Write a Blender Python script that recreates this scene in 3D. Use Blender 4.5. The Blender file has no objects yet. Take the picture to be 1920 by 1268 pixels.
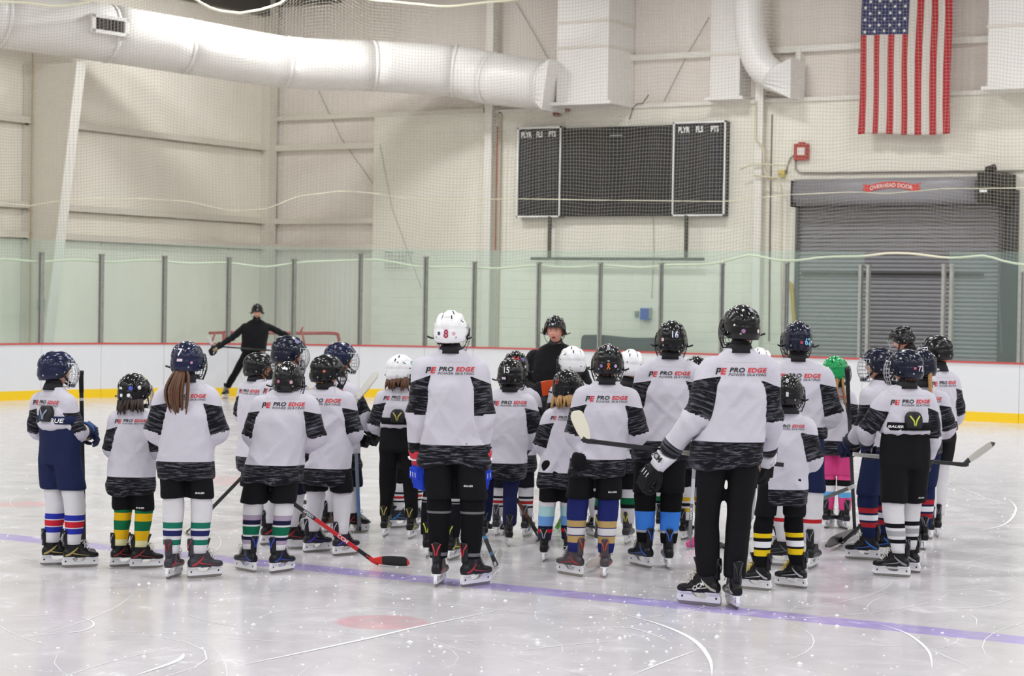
import bpy, bmesh, math, random
import numpy as np
from mathutils import Vector, Matrix, noise as mnoise
from mathutils.bvhtree import BVHTree

SC = bpy.context.scene
COL = SC.collection
random.seed(7)
RNG = np.random.RandomState(11)

# ------------------------------------------------------------------ camera
CAM_H, HORIZON, ROLL, YAW, FPX = 2.035, 563.5, 0.0164, 0.5440, 3830.6
Y_BLUE, Y_END, X_SIDE, R_CORNER = 12.338, 35.67, -27.92, 8.2
PITCH = math.atan((634 - HORIZON) / FPX)
FWD = np.array([-math.sin(YAW) * math.cos(PITCH), math.cos(YAW) * math.cos(PITCH), -math.sin(PITCH)])
_r0 = np.array([math.cos(YAW), math.sin(YAW), 0.0])
_u0 = np.cross(_r0, FWD)
RGT = _r0 * math.cos(ROLL) + _u0 * math.sin(ROLL)
UPV = -_r0 * math.sin(ROLL) + _u0 * math.cos(ROLL)
EYE = np.array([0.0, 0.0, CAM_H])

cam_data = bpy.data.cameras.new('camera')
cam = bpy.data.objects.new('camera', cam_data)
COL.objects.link(cam)
cam.matrix_world = Matrix(((RGT[0], UPV[0], -FWD[0], 0), (RGT[1], UPV[1], -FWD[1], 0), (RGT[2], UPV[2], -FWD[2], CAM_H), (0, 0, 0, 1)))
cam_data.sensor_fit = 'HORIZONTAL'
cam_data.sensor_width = 36.0
cam_data.lens = FPX * 36.0 / 1920.0
cam_data.clip_end = 300
cam_data.dof.use_dof = True
cam_data.dof.focus_distance = 14.5
cam_data.dof.aperture_fstop = 5.0
SC.camera = cam

# ------------------------------------------------------------------ light
world = bpy.data.worlds.new('arena_air')
SC.world = world
world.use_nodes = True
wb = world.node_tree.nodes['Background']
wb.inputs[0].default_value = (0.985, 0.99, 1.0, 1)
wb.inputs[1].default_value = 0.46
SC.view_settings.view_transform = 'Standard'
SC.view_settings.look = 'None'
SC.view_settings.gamma = 1.0
SC.view_settings.use_curve_mapping = False
SC.view_settings.exposure = 0.02
SC.cycles.max_bounces = 7
SC.cycles.transmission_bounces = 2
SC.cycles.caustics_reflective = False
SC.cycles.caustics_refractive = False

def lamp(name, loc, size, power, rot=(0, 0, 0), color=(0.985, 1.0, 1.01)):
    d = bpy.data.lights.new(name, 'AREA')
    d.shape = 'RECTANGLE'; d.size, d.size_y = size
    d.energy = power; d.color = color
    o = bpy.data.objects.new(name, d)
    o.location = loc; o.rotation_euler = rot
    COL.objects.link(o)
    return o

LAMP_SPOTS = [(x, y) for y in (-4.0, 3.5, 11.0, 18.5, 26.0, 33.0) for x in (-24.0, -17.0, -10.0, -3.0, 4.0, 11.0)]
for (lx, ly) in LAMP_SPOTS:
    lamp('ceiling_lamp', (lx, ly, 9.25), (1.3, 0.7), 226)

# ------------------------------------------------------------------ pixel <-> world (photo frame 1920 x 1268)
def ray(x, y):
    return FWD + RGT * ((x - 960) / FPX) - UPV * ((y - 634) / FPX)
def on_z(x, y, z=0.0):
    D = ray(x, y); return EYE + D * ((z - CAM_H) / D[2])
def on_y(x, y, Y):
    D = ray(x, y); return EYE + D * (Y / D[1])
def on_x(x, y, X):
    D = ray(x, y); return EYE + D * (X / D[0])
def at_depth(x, y, d):
    return EYE + ray(x, y) * d
def proj(P):
    v = np.asarray(P, float) - EYE
    d = v @ FWD
    return 960 + FPX * (v @ RGT) / d, 634 - FPX * (v @ UPV) / d
def depth_of(P):
    return float((np.asarray(P, float) - EYE) @ FWD)

# ------------------------------------------------------------------ materials
def lin(c):
    if isinstance(c, str):
        c = c.lstrip('#'); c = tuple(int(c[i:i + 2], 16) / 255 for i in (0, 2, 4))
    return tuple(((v / 12.92) if v <= 0.04045 else ((v + 0.055) / 1.055) ** 2.4) for v in c[:3])
MATS = {}
def mat(name, color, rough=0.6, metal=0.0, spec=0.5, bump=0.0, bscale=30.0, coat=0.0, var=0.0):
    if name in MATS: return MATS[name]
    m = bpy.data.materials.new(name); m.use_nodes = True
    nt = m.node_tree; p = nt.nodes['Principled BSDF']
    col = lin(color) + (1,)
    p.inputs['Base Color'].default_value = col
    p.inputs['Roughness'].default_value = rough
    p.inputs['Metallic'].default_value = metal
    p.inputs['Specular IOR Level'].default_value = spec
    p.inputs['Coat Weight'].default_value = coat
    if var > 0 or bump > 0:
        tc = nt.nodes.new('ShaderNodeTexCoord'); n = nt.nodes.new('ShaderNodeTexNoise')
        n.inputs['Scale'].default_value = bscale; n.inputs['Detail'].default_value = 3
        nt.links.new(tc.outputs['Object'], n.inputs['Vector'])
        if var > 0:
            mx = nt.nodes.new('ShaderNodeMix'); mx.data_type = 'RGBA'
            mx.inputs[6].default_value = tuple(max(0, c * (1 - var)) for c in col[:3]) + (1,)
            mx.inputs[7].default_value = tuple(min(1, c * (1 + var)) for c in col[:3]) + (1,)
            nt.links.new(n.outputs['Fac'], mx.inputs[0]); nt.links.new(mx.outputs[2], p.inputs['Base Color'])
        if bump > 0:
            b = nt.nodes.new('ShaderNodeBump'); b.inputs['Strength'].default_value = bump
            b.inputs['Distance'].default_value = 0.02
            nt.links.new(n.outputs['Fac'], b.inputs['Height']); nt.links.new(b.outputs['Normal'], p.inputs['Normal'])
    MATS[name] = m
    return m

# ------------------------------------------------------------------ mesh helpers
class MB:
    """collects pieces of ONE mesh object"""
    def __init__(s): s.v = []; s.f = []; s.m = []; s.n = 0
    def add(s, V, F, mi=0):
        V = np.asarray(V, float); b = s.n
        s.v.append(V); s.f += [tuple(i + b for i in f) for f in F]; s.m += [mi] * len(F); s.n += len(V)
        return s
    def V(s): return np.concatenate(s.v) if s.v else np.zeros((0, 3))
    def mesh(s, name, mats=(), smooth=False):
        me = bpy.data.meshes.new(name)
        me.from_pydata(s.V().tolist(), [], s.f)
        for m in mats: me.materials.append(m)
        if len(mats) > 1: me.polygons.foreach_set('material_index', s.m)
        if smooth: me.polygons.foreach_set('use_smooth', [True] * len(me.polygons))
        me.update()
        return me
    def box(s, c, size, mi=0, R=None):
        hx, hy, hz = [v / 2 for v in size]
        V = np.array([(x, y, z) for x in (-hx, hx) for y in (-hy, hy) for z in (-hz, hz)])
        if R is not None: V = V @ np.asarray(R).T
        return s.add(V + np.asarray(c), [(0, 1, 3, 2), (4, 6, 7, 5), (0, 4, 5, 1), (2, 3, 7, 6), (0, 2, 6, 4), (1, 5, 7, 3)], mi)
    def box2(s, a, b, mi=0):
        a = np.asarray(a, float); b = np.asarray(b, float)
        return s.box((a + b) / 2, np.abs(b - a), mi)
    def loft(s, rings, mi=0, caps=True):
        n = len(rings[0]); V = np.concatenate([np.asarray(r, float) for r in rings]); F = []
        for k in range(len(rings) - 1):
            a, b = k * n, (k + 1) * n
            F += [(a + i, a + (i + 1) % n, b + (i + 1) % n, b + i) for i in range(n)]
        if caps:
            F.append(tuple(range(n))[::-1]); b = (len(rings) - 1) * n; F.append(tuple(range(b, b + n)))
        return s.add(V, F, mi)
    def tube(s, pts, rad, n=10, mi=0, up=(0, 0, 1), caps=True, sq=1.0):
        return s.loft(tube_rings(pts, rad, n, up, sq), mi, caps)
    def prism(s, poly, axis_o, ux, uy, uz, h0, h1, mi=0):
        """extrude polygon (u,v) along uz from h0 to h1"""
        o = np.asarray(axis_o, float); ux, uy, uz = [np.asarray(a, float) for a in (ux, uy, uz)]
        P = [o + ux * u + uy * v for u, v in poly]
        return s.loft([[p + uz * h0 for p in P], [p + uz * h1 for p in P]], mi)

def unit(v):
    v = np.asarray(v, float); return v / (np.linalg.norm(v) + 1e-12)
def tube_rings(pts, rad, n=10, up=(0, 0, 1), sq=1.0):
    pts = np.asarray(pts, float); K = len(pts)
    rad = [(r, r) if np.isscalar(r) else r for r in (rad if hasattr(rad, '__len__') else [rad] * K)]
    a = np.linspace(0, 2 * math.pi, n, endpoint=False)
    ca, sa = np.cos(a), np.sin(a)
    if sq != 1.0:
        ca = np.sign(ca) * np.abs(ca) ** sq; sa = np.sign(sa) * np.abs(sa) ** sq
    rings = []; prev = None
    for i in range(K):
        t = unit(pts[min(i + 1, K - 1)] - pts[max(i - 1, 0)])
        u = np.asarray(up, float) if prev is None else prev
        u = u - t * (u @ t)
        if np.linalg.norm(u) < 1e-3:
            u = np.array([1.0, 0, 0]) - t * t[0]
            if np.linalg.norm(u) < 1e-3: u = np.array([0, 1.0, 0])
        u = unit(u); w = np.cross(t, u); prev = u
        rings.append(pts[i] + np.outer(ca, w) * rad[i][0] + np.outer(sa, u) * rad[i][1])
    return rings
def resample(pts, vals, m):
    """smooth resample of a polyline (Catmull-Rom) with values"""
    pts = np.asarray(pts, float); vals = np.asarray(vals, float); K = len(pts)
    T = np.linspace(0, K - 1, m); P = []; Vv = []
    for t in T:
        i = min(int(t), K - 2); u = t - i
        p0, p1, p2, p3 = pts[max(i - 1, 0)], pts[i], pts[i + 1], pts[min(i + 2, K - 1)]
        P.append(0.5 * ((2 * p1) + (p2 - p0) * u + (2 * p0 - 5 * p1 + 4 * p2 - p3) * u * u + (3 * p1 - p0 - 3 * p2 + p3) * u ** 3))
        Vv.append(vals[i] * (1 - u) + vals[i + 1] * u)
    return np.array(P), np.array(Vv)

def link(name, me, parent=None, loc=None, rotz=None):
    o = bpy.data.objects.new(name, me); COL.objects.link(o)
    if parent is not None: o.parent = parent
    if loc is not None: o.location = loc
    if rotz is not None: o.rotation_euler = (0, 0, rotz)
    return o
def part(name, mb, mats, parent=None, smooth=False):
    if not isinstance(mats, (list, tuple)): mats = [mats]
    return link(name, mb.mesh(name, mats, smooth), parent)
def thing(name, label, cat, loc=(0, 0, 0), rotz=0, group=None):
    o = bpy.data.objects.new(name, None); COL.objects.link(o)
    o.empty_display_size = 0.1
    o.location = loc; o.rotation_euler = (0, 0, rotz)
    o['label'] = label; o['category'] = cat
    if group: o['group'] = group
    return o
def tag(o, label, cat=None, group=None, kind=None):
    o['label'] = label
    if cat: o['category'] = cat
    if group: o['group'] = group
    if kind: o['kind'] = kind
    return o
def struct(o, label=None):
    o['kind'] = 'structure'
    if label: o['label'] = label
    return o
def recalc(me):
    bm = bmesh.new(); bm.from_mesh(me); bmesh.ops.recalc_face_normals(bm, faces=bm.faces); bm.to_mesh(me); bm.free(); return me

def edges_of(me):
    E = np.empty(len(me.edges) * 2, np.int32); me.edges.foreach_get('vertices', E); return E.reshape(-1, 2)
def verts_of(me):
    V = np.empty(len(me.vertices) * 3, np.float32); me.vertices.foreach_get('co', V); return V.reshape(-1, 3).astype(float)
def normals_of(me):
    N = np.empty(len(me.vertices) * 3, np.float32); me.vertices.foreach_get('normal', N); return N.reshape(-1, 3).astype(float)
def set_verts(me, V):
    me.vertices.foreach_set('co', V.astype(np.float32).ravel()); me.update()
def laplace(V, E, it=3, lam=0.5):
    n = len(V); deg = np.bincount(E.ravel(), minlength=n).astype(float)[:, None]; deg[deg == 0] = 1
    for _ in range(it):
        S = np.empty_like(V)
        for k in range(3):
            S[:, k] = np.bincount(E[:, 0], V[E[:, 1], k], n) + np.bincount(E[:, 1], V[E[:, 0], k], n)
        V = V + lam * (S / deg - V)
    return V
def remeshed(mb, voxel, smooth=3, name='m'):
    """union of the closed pieces of mb as one continuous surface"""
    me0 = mb.mesh(name); recalc(me0)
    o = bpy.data.objects.new('tmp', me0); COL.objects.link(o)
    md = o.modifiers.new('r', 'REMESH'); md.mode = 'VOXEL'; md.voxel_size = voxel; md.adaptivity = 0
    dg = bpy.context.evaluated_depsgraph_get()
    me = bpy.data.meshes.new_from_object(o.evaluated_get(dg)); me.name = name
    bpy.data.objects.remove(o); bpy.data.meshes.remove(me0)
    if smooth:
        set_verts(me, laplace(verts_of(me), edges_of(me), smooth))
    me.polygons.foreach_set('use_smooth', [True] * len(me.polygons))
    return me
def attr(me, name, arr, typ='FLOAT'):
    a = me.attributes.new(name, typ, 'POINT')
    a.data.foreach_set('value' if typ == 'FLOAT' else 'vector', np.asarray(arr, np.float32).ravel())

# text as flat triangles in (u, v)
_TXT = {}
def text_tris(s, size=1.0, shear=0.0, offset=0.0, sx=1.0, spacing=1.0):
    key = (s, size, shear, offset, sx, spacing)
    if key in _TXT: return _TXT[key]
    cu = bpy.data.curves.new('t', 'FONT'); cu.body = s; cu.size = size; cu.shear = shear; cu.offset = offset
    cu.space_character = spacing; cu.resolution_u = 3; cu.align_x = 'LEFT'
    o = bpy.data.objects.new('t', cu); COL.objects.link(o)
    me = bpy.data.meshes.new_from_object(o.evaluated_get(bpy.context.evaluated_depsgraph_get()))
    V = verts_of(me); F = [tuple(p.vertices) for p in me.polygons]
    bpy.data.objects.remove(o); bpy.data.curves.remove(cu); bpy.data.meshes.remove(me)
    V[:, 0] *= sx; V[:, 2] = 0
    _TXT[key] = (V, F); return V, F
def text_centered(s, width=None, height=None, **k):
    V, F = text_tris(s, **k); V = V.copy()
    mn, mx = V.min(0), V.max(0); V -= (mn + mx) / 2
    if width: V *= width / (mx[0] - mn[0])
    elif height: V *= height / (mx[1] - mn[1])
    return V, F
def flat_text(name, s, parent, o, ux, uy, m, lift=0.004, **k):
    """lettering as flat print lying on a face (origin o, u right, v up)"""
    V, F = text_centered(s, **k); ux = unit(ux); uy = unit(uy); n = np.cross(ux, uy)
    P = np.asarray(o, float) + np.outer(V[:, 0], ux) + np.outer(V[:, 1], uy) + n * lift
    return part(name, MB().add(P, F), m, parent)
# ================================================================== STRUCTURE
YW = Y_END + 2.6
XW = on_y(507, 420, YW)[0]
def W(x, y, off=0.0): return on_y(x, y, YW - off)
def S(x, y, off=0.0): return on_x(x, y, XW + off)

# ---- painted wall materials
def wall_mat(name, color, dirt, scale=0.6, blocks=False, ribs=0.0):
    m = bpy.data.materials.new(name); m.use_nodes = True; nt = m.node_tree; p = nt.nodes['Principled BSDF']
    p.inputs['Roughness'].default_value = 0.75; p.inputs['Specular IOR Level'].default_value = 0.25
    tc = nt.nodes.new('ShaderNodeTexCoord'); n = nt.nodes.new('ShaderNodeTexNoise')
    n.inputs['Scale'].default_value = scale; n.inputs['Detail'].default_value = 6; n.inputs['Roughness'].default_value = 0.7
    mp = nt.nodes.new('ShaderNodeMapping'); mp.inputs['Scale'].default_value = (1, 1, 0.35)
    nt.links.new(tc.outputs['Object'], mp.inputs['Vector']); nt.links.new(mp.outputs[0], n.inputs['Vector'])
    r = nt.nodes.new('ShaderNodeValToRGB'); r.color_ramp.elements[0].position = 0.30; r.color_ramp.elements[1].position = 0.62
    r.color_ramp.elements[0].color = lin(dirt) + (1,); r.color_ramp.elements[1].color = lin(color) + (1,)
    nt.links.new(n.outputs['Fac'], r.inputs[0])
    nt.links.new(r.outputs[0], p.inputs['Base Color'])
    if blocks:
        b = nt.nodes.new('ShaderNodeTexBrick')
        mp2 = nt.nodes.new('ShaderNodeMapping'); mp2.inputs['Rotation'].default_value = (math.pi / 2, 0, 0)
        nt.links.new(tc.outputs['Object'], mp2.inputs['Vector']); nt.links.new(mp2.outputs[0], b.inputs['Vector'])
        b.inputs['Scale'].default_value = 1.0; b.inputs['Brick Width'].default_value = 0.42; b.inputs['Row Height'].default_value = 0.205
        b.inputs['Mortar Size'].default_value = 0.006; b.inputs['Color1'].default_value = (1, 1, 1, 1); b.inputs['Color2'].default_value = (1, 1, 1, 1)
        b.inputs['Mortar'].default_value = (0, 0, 0, 1)
        bp = nt.nodes.new('ShaderNodeBump'); bp.inputs['Strength'].default_value = 0.35; bp.inputs['Distance'].default_value = 0.01
        nt.links.new(b.outputs['Color'], bp.inputs['Height']); nt.links.new(bp.outputs[0], p.inputs['Normal'])
    if ribs:
        w = nt.nodes.new('ShaderNodeTexWave'); w.inputs['Scale'].default_value = ribs; w.bands_direction = 'X'
        nt.links.new(tc.outputs['Object'], w.inputs['Vector'])
        bp = nt.nodes.new('ShaderNodeBump'); bp.inputs['Strength'].default_value = 0.25; bp.inputs['Distance'].default_value = 0.02
        nt.links.new(w.outputs['Fac'], bp.inputs['Height']); nt.links.new(bp.outputs[0], p.inputs['Normal'])
    return m
M_SIDE = wall_mat('insulated_side_wall', '#faf4e8', '#efe8da')
M_METAL = wall_mat('metal_siding_white', '#efe6de', '#e4dad0', ribs=2.2)
M_BLOCK = wall_mat('painted_block', '#f3efe2', '#ebe7d8')
M_STEEL = mat('painted_steel_cream', '#e0dacd', 0.55, var=0.05, bscale=3)
M_STEELW = mat('painted_steel_white', '#ece8df', 0.5, var=0.05, bscale=3)
M_DUCT = mat('duct_white_paint', '#ece9e4', 0.42, var=0.03, bscale=2)
M_DARK = mat('dark_metal', '#26241f', 0.7)  # plain dark metal for door fittings and the register opening
M_BLACK = mat('matte_black', '#101012', 0.6)
M_WHITE = mat('white_paint', '#f2f2f0', 0.45)

# ---- ice
def ice_material():
    m = bpy.data.materials.new('ice_sheet'); m.use_nodes = True; nt = m.node_tree; p = nt.nodes['Principled BSDF']
    L = nt.links.new; N = nt.nodes.new
    tc = N('ShaderNodeTexCoord'); sep = N('ShaderNodeSeparateXYZ'); L(tc.outputs['Object'], sep.inputs[0])
    def math_(op, a, b=None, clamp=False):
        q = N('ShaderNodeMath'); q.operation = op; q.use_clamp = clamp
        for i, v in enumerate((a, b)):
            if v is None: continue
            if isinstance(v, (int, float)): q.inputs[i].default_value = v
            else: L(v, q.inputs[i])
        return q.outputs[0]
    def noise(scale, detail=4, rough=0.6, vec=None, dist=0.0):
        n = N('ShaderNodeTexNoise'); n.inputs['Scale'].default_value = scale; n.inputs['Detail'].default_value = detail
        n.inputs['Roughness'].default_value = rough; n.inputs['Distortion'].default_value = dist
        L(vec if vec is not None else tc.outputs['Object'], n.inputs['Vector']); return n.outputs['Fac']
    def ramp(v, a, b):
        q = N('ShaderNodeMapRange'); q.inputs[1].default_value = a; q.inputs[2].default_value = b; L(v, q.inputs[0]); return q.outputs[0]
    def mixc(f, a, b):
        q = N('ShaderNodeMix'); q.data_type = 'RGBA'
        if isinstance(f, float): q.inputs[0].default_value = f
        else: L(f, q.inputs[0])
        for i, v in ((6, a), (7, b)):
            if isinstance(v, tuple): q.inputs[i].default_value = v
            else: L(v, q.inputs[i])
        return q.outputs[2]
    big = noise(0.35, 4, 0.6); fine = noise(9, 5, 0.7); frost = noise(2.2, 6, 0.75, dist=0.6)
    c = mixc(ramp(big, 0.3, 0.7), lin('#cdc9cc') + (1,), lin('#d5d1d4') + (1,))
    # painted line under the ice
    edge = math_('MULTIPLY', math_('SUBTRACT', fine, 0.5), 0.03)
    dl = math_('ABSOLUTE', math_('SUBTRACT', sep.outputs[1], Y_BLUE))
    lm = ramp(math_('ADD', dl, edge), 0.160, 0.140)
    lm = math_('MULTIPLY', lm, ramp(frost, 0.25, 0.5)); lm = math_('MULTIPLY', lm, 0.9)
    c = mixc(lm, c, lin('#a999d6') + (1,))
    # face-off spots and circle lines
    def spot(x, y, r, w=None, k=0.5, col='#e08a92'):
        nonlocal c
        dx = math_('SUBTRACT', sep.outputs[0], x); dy = math_('SUBTRACT', sep.outputs[1], y)
        d = math_('SQRT', math_('ADD', math_('MULTIPLY', dx, dx), math_('MULTIPLY', dy, dy)))
        d = math_('ADD', d, edge)
        if w: d = math_('ABSOLUTE', math_('SUBTRACT', d, r)); f = ramp(d, w, w * 0.6)
        else: f = ramp(d, r, r * 0.86)
        f = math_('MULTIPLY', math_('MULTIPLY', f, k), ramp(frost, 0.28, 0.55))
        c = mixc(f, c, lin(col) + (1,))
    q = on_z(715, 1167); spot(q[0], q[1], 0.31, k=0.5)
    q = on_z(40, 946); spot(q[0], q[1], 0.30, k=0.5)
    q = on_z(425, 901); spot(q[0], q[1], 0.62, k=0.35)
    q = on_z(1560, 900); spot(q[0], q[1], 4.57, 0.03, k=0.55)
    q = on_z(230, 905); spot(q[0], q[1], 4.57, 0.03, k=0.25)
    # snowy frost patches
    c = mixc(math_('MULTIPLY', ramp(frost, 0.58, 0.72), 0.55), c, (0.86, 0.85, 0.88, 1))
    L(c, p.inputs['Base Color'])
    L(ramp(frost, 0.35, 0.7), p.inputs['Roughness'])
    rr = N('ShaderNodeMapRange'); rr.inputs[1].default_value = 0.35; rr.inputs[2].default_value = 0.68; rr.inputs[3].default_value = 0.08; rr.inputs[4].default_value = 0.28
    L(frost, rr.inputs[0]); L(rr.outputs[0], p.inputs['Roughness'])
    p.inputs['IOR'].default_value = 1.31
    p.inputs['Specular IOR Level'].default_value = 0.5
    # fine scratches as relief
    mp = N('ShaderNodeMapping'); mp.inputs['Scale'].default_value = (1.0, 7.0, 1); mp.inputs['Rotation'].default_value = (0, 0, 0.5)
    L(tc.outputs['Object'], mp.inputs[0]); sc1 = noise(3.0, 5, 0.75, mp.outputs[0], 0.4)
    b = N('ShaderNodeBump'); b.inputs['Strength'].default_value = 0.07; b.inputs['Distance'].default_value = 0.01
    L(sc1, b.inputs['Height']); L(b.outputs[0], p.inputs['Normal'])
    return m
fl = MB().add([(XW, -8, 0), (17, -8, 0), (17, YW, 0), (XW, YW, 0)], [(0, 1, 2, 3)])
struct(part('floor', fl, ice_material()), 'scratched white ice sheet with a pale purple line')

# ---- walls
mb = MB(); mb.box2((XW - 0.3, -8, 0), (XW, YW + 0.3, 10.2))
struct(part('wall_left', mb, M_SIDE), 'pale insulated side wall of the arena with horizontal girts')
mb = MB(); mb.box2((XW - 0.3, YW, 0), (17, YW + 0.3, 10.2))
w_end = struct(part('wall_end', mb, M_METAL), 'white end wall of the arena, metal above painted block')
xb0 = W(707, 300)[0]; z_blk = W(930, 212)[2]
mb = MB(); mb.box2((xb0, YW - 0.14, 0), (17, YW + 0.02, z_blk))
bw = part('block_wall', mb, mat('mortar_paint', '#eeeadc', 0.8), w_end)
# painted blocks, each proud of its joint
_xa, _xb = W(1497, 500, 0.16)[0] - 0.1, W(1880, 500, 0.16)[0] + 0.3
def block_mesh(wd):
    e, h_, t = 0.004, 0.205, 0.006
    o = [(0.005, 0, 0.005), (wd - 0.005, 0, 0.005), (wd - 0.005, 0, h_ - 0.005), (0.005, 0, h_ - 0.005)]
    f = [(0.005 + e, -t, 0.005 + e), (wd - 0.005 - e, -t, 0.005 + e), (wd - 0.005 - e, -t, h_ - 0.005 - e), (0.005 + e, -t, h_ - 0.005 - e)]
    return MB().add(o + f, [(4, 5, 6, 7), (0, 1, 5, 4), (1, 2, 6, 5), (2, 3, 7, 6), (3, 0, 4, 7)])
_bm = recalc(block_mesh(0.42).mesh('block', [M_BLOCK])); _rest = MB(); _cells = []
for r_ in range(int(z_blk / 0.205)):
    zz = r_ * 0.205
    for c_ in range(60):
        xx = xb0 + 0.42 * c_ + (0.21 if r_ % 2 else 0)
        if xx > -6.5 or xx < xb0: continue
        if zz < 4.75 and xx + 0.42 > _xa and xx < _xb: continue
        _cells.append((depth_of((xx, YW, zz)) + (8 if zz < 1.3 else 0), xx, zz))
_cells.sort()
for k_, (d_, xx, zz) in enumerate(_cells):
    if k_ < 300: link('block', _bm, bw, (xx, YW - 0.14, zz))
    else:
        q_ = block_mesh(0.42); _rest.add(q_.V() + [xx, YW - 0.14, zz], q_.f)
o_ = link('more_blocks', recalc(_rest.mesh('more_blocks', [M_BLOCK])), bw); o_['kind'] = 'stuff'
mb = MB(); mb.box2((XW - 0.3, -8, 10.2), (17, YW + 0.3, 10.5))
struct(part('ceiling', mb, mat('roof_deck_grey', '#8d8a84', 0.8, var=0.1, bscale=1)), 'grey roof deck high above the rink')

# girts (horizontal rails on both walls)
n_trim = 0
def rail(parent, a, b, h, mbm, name='girt'):
    m_ = MB(); m_.box2(a, b); return part(name, m_, mbm, parent)
w_left = bpy.data.objects['wall_left']
for py in (275, 412, 460):
    z = S(495, py)[2]
    rail(w_left, (XW - 0.01, -6, z - 0.10), (XW + 0.16, YW, z + 0.03), 0, M_STEEL)
    rail(w_left, (XW - 0.01, -6, z - 0.13), (XW + 0.05, YW, z - 0.09), 0, mat('girt_shadow_grey', '#a8a293', 0.7), 'girt_shadow_strip')  # grey strip below each girt, its colour stands in for the girt's shadow
    rail(w_end, (XW, YW - 0.16, z - 0.10), (xb0, YW + 0.01, z + 0.03), 0, M_STEEL)
z = W(517, 224)[2]; rail(w_end, (XW, YW - 0.14, z - 0.05), (W(912, 212)[0], YW, z + 0.05), 0, M_STEEL)
z = W(1250, 107)[2]; rail(w_end, (W(1178, 100)[0], YW - 0.16, z - 0.06), (14, YW, z + 0.06), 0, M_STEELW)
rail(w_end, (W(930, 212)[0], YW - 0.20, z_blk - 0.03), (14, YW, z_blk + 0.05), 0, M_STEELW)
# upright in the upper siding right of the round pipe
p0 = W(1503, 140); rail(w_end, (p0[0] - 0.05, YW - 0.2, z_blk), (p0[0] + 0.05, YW, z), 0, M_STEELW, 'upright')

z = S(450, 22)[2]; ya = on_x(215, 10, XW)[1]; M_EAVE = mat('eave_dark_grey', '#5c5852', 0.8, var=0.15, bscale=2)
part('eave_panel', MB().box2((XW, ya, z), (XW + 0.22, YW, 10.15)), M_EAVE, w_left)
part('eave_panel', MB().box2((XW + 0.22, YW - 0.22, W(560, 12)[2]), (W(640, 10)[0], YW, 10.15)), M_EAVE, w_end)
# columns
def column(xl, xr, off, m, name='column'):
    a = W(xl, 420, off); b = W(xr, 420, off)
    m_ = MB(); m_.box2((a[0], YW - off - 0.05, 0), (b[0], YW - off, 10.2)); m_.box2(((a[0] + b[0]) / 2 - 0.02, YW - off, 0), ((a[0] + b[0]) / 2 + 0.02, YW, 10.2))
    return part(name, m_, m, w_end)
column(908, 921, 0.32, M_STEELW)
column(1414, 1428, 0.34, M_STEELW)
m_ = MB(); m_.box2((XW, YW - 0.40, 0), (XW + 0.24, YW - 0.1, 10.2)); part('corner_column', m_, M_STEEL, w_end)
m_ = MB(); m_.box2((W(929, 300, 0.3)[0], YW - 0.2, 0), (W(934, 300, 0.3)[0], YW - 0.1, z_blk)); part('pipe_chase', m_, mat('warm_grey_trim', '#c3baa6', 0.7), w_end)
m_ = MB(); pr = W(929.5, 430, .36); m_.tube([(pr[0], YW - 0.36, W(929, 470)[2]), (pr[0], YW - 0.36, W(929, 240)[2])], 0.018, 6); part('red_conduit', m_, mat('rust_red_pipe', '#9c5a4c', 0.6), w_end)

# tapered rigid-frame column on the side wall
def tapered():
    yA = on_x(50, 300, XW)[1]
    Y0 = yA
    def inner(px, py):    # point on plane Y = Y0
        return on_y(px, py, Y0)
    t_ = inner(152, 110); b_ = inner(90, 640)
    root = thing('tapered_column', 'cream tapered steel frame column standing against the left wall', 'column', (XW + 0.02, Y0, 0))
    X0 = XW + 0.02
    k = (t_[0] - b_[0]) / (t_[2] - b_[2]); xin = lambda z: t_[0] + k * (z - t_[2]) - X0
    m1 = MB(); m1.loft([[(0, -0.012, 0), (xin(0), -0.012, 0), (xin(0), 0.012, 0), (0, 0.012, 0)], [(0, -0.012, 6.62), (xin(6.62), -0.012, 6.62), (xin(6.62), 0.012, 6.62), (0, 0.012, 6.62)]])
    part('web', m1, M_STEEL, root)
    m1 = MB(); m1.loft([[(xin(0), -0.13, 0), (xin(0) + 0.03, -0.13, 0), (xin(0) + 0.03, 0.13, 0), (xin(0), 0.13, 0)], [(xin(6.62), -0.13, 6.62), (xin(6.62) + 0.03, -0.13, 6.62), (xin(6.62) + 0.03, 0.13, 6.62), (xin(6.62), 0.13, 6.62)]])
    part('inner_flange', m1, M_STEELW, root)
    m1 = MB(); m1.box2((0, -0.13, 0), (0.03, 0.13, 6.62)); part('outer_flange', m1, M_STEEL, root)
    m1 = MB(); q = on_y(81, 572, Y0); m1.box2((q[0] - X0 - 0.12, -0.04, q[2] - 0.11), (q[0] - X0 + 0.05, -0.016, q[2] + 0.11)); part('sign_plate', m1, mat('teal_sign', '#7cc0ae', 0.5), root)
    m1 = MB(); m1.tube([(0.16, -0.05, 0.3), (0.16, -0.05, 7)], 0.012, 6); part('conduit', m1, mat('tan_conduit', '#b9a276', 0.6), root)
tapered()

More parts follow.
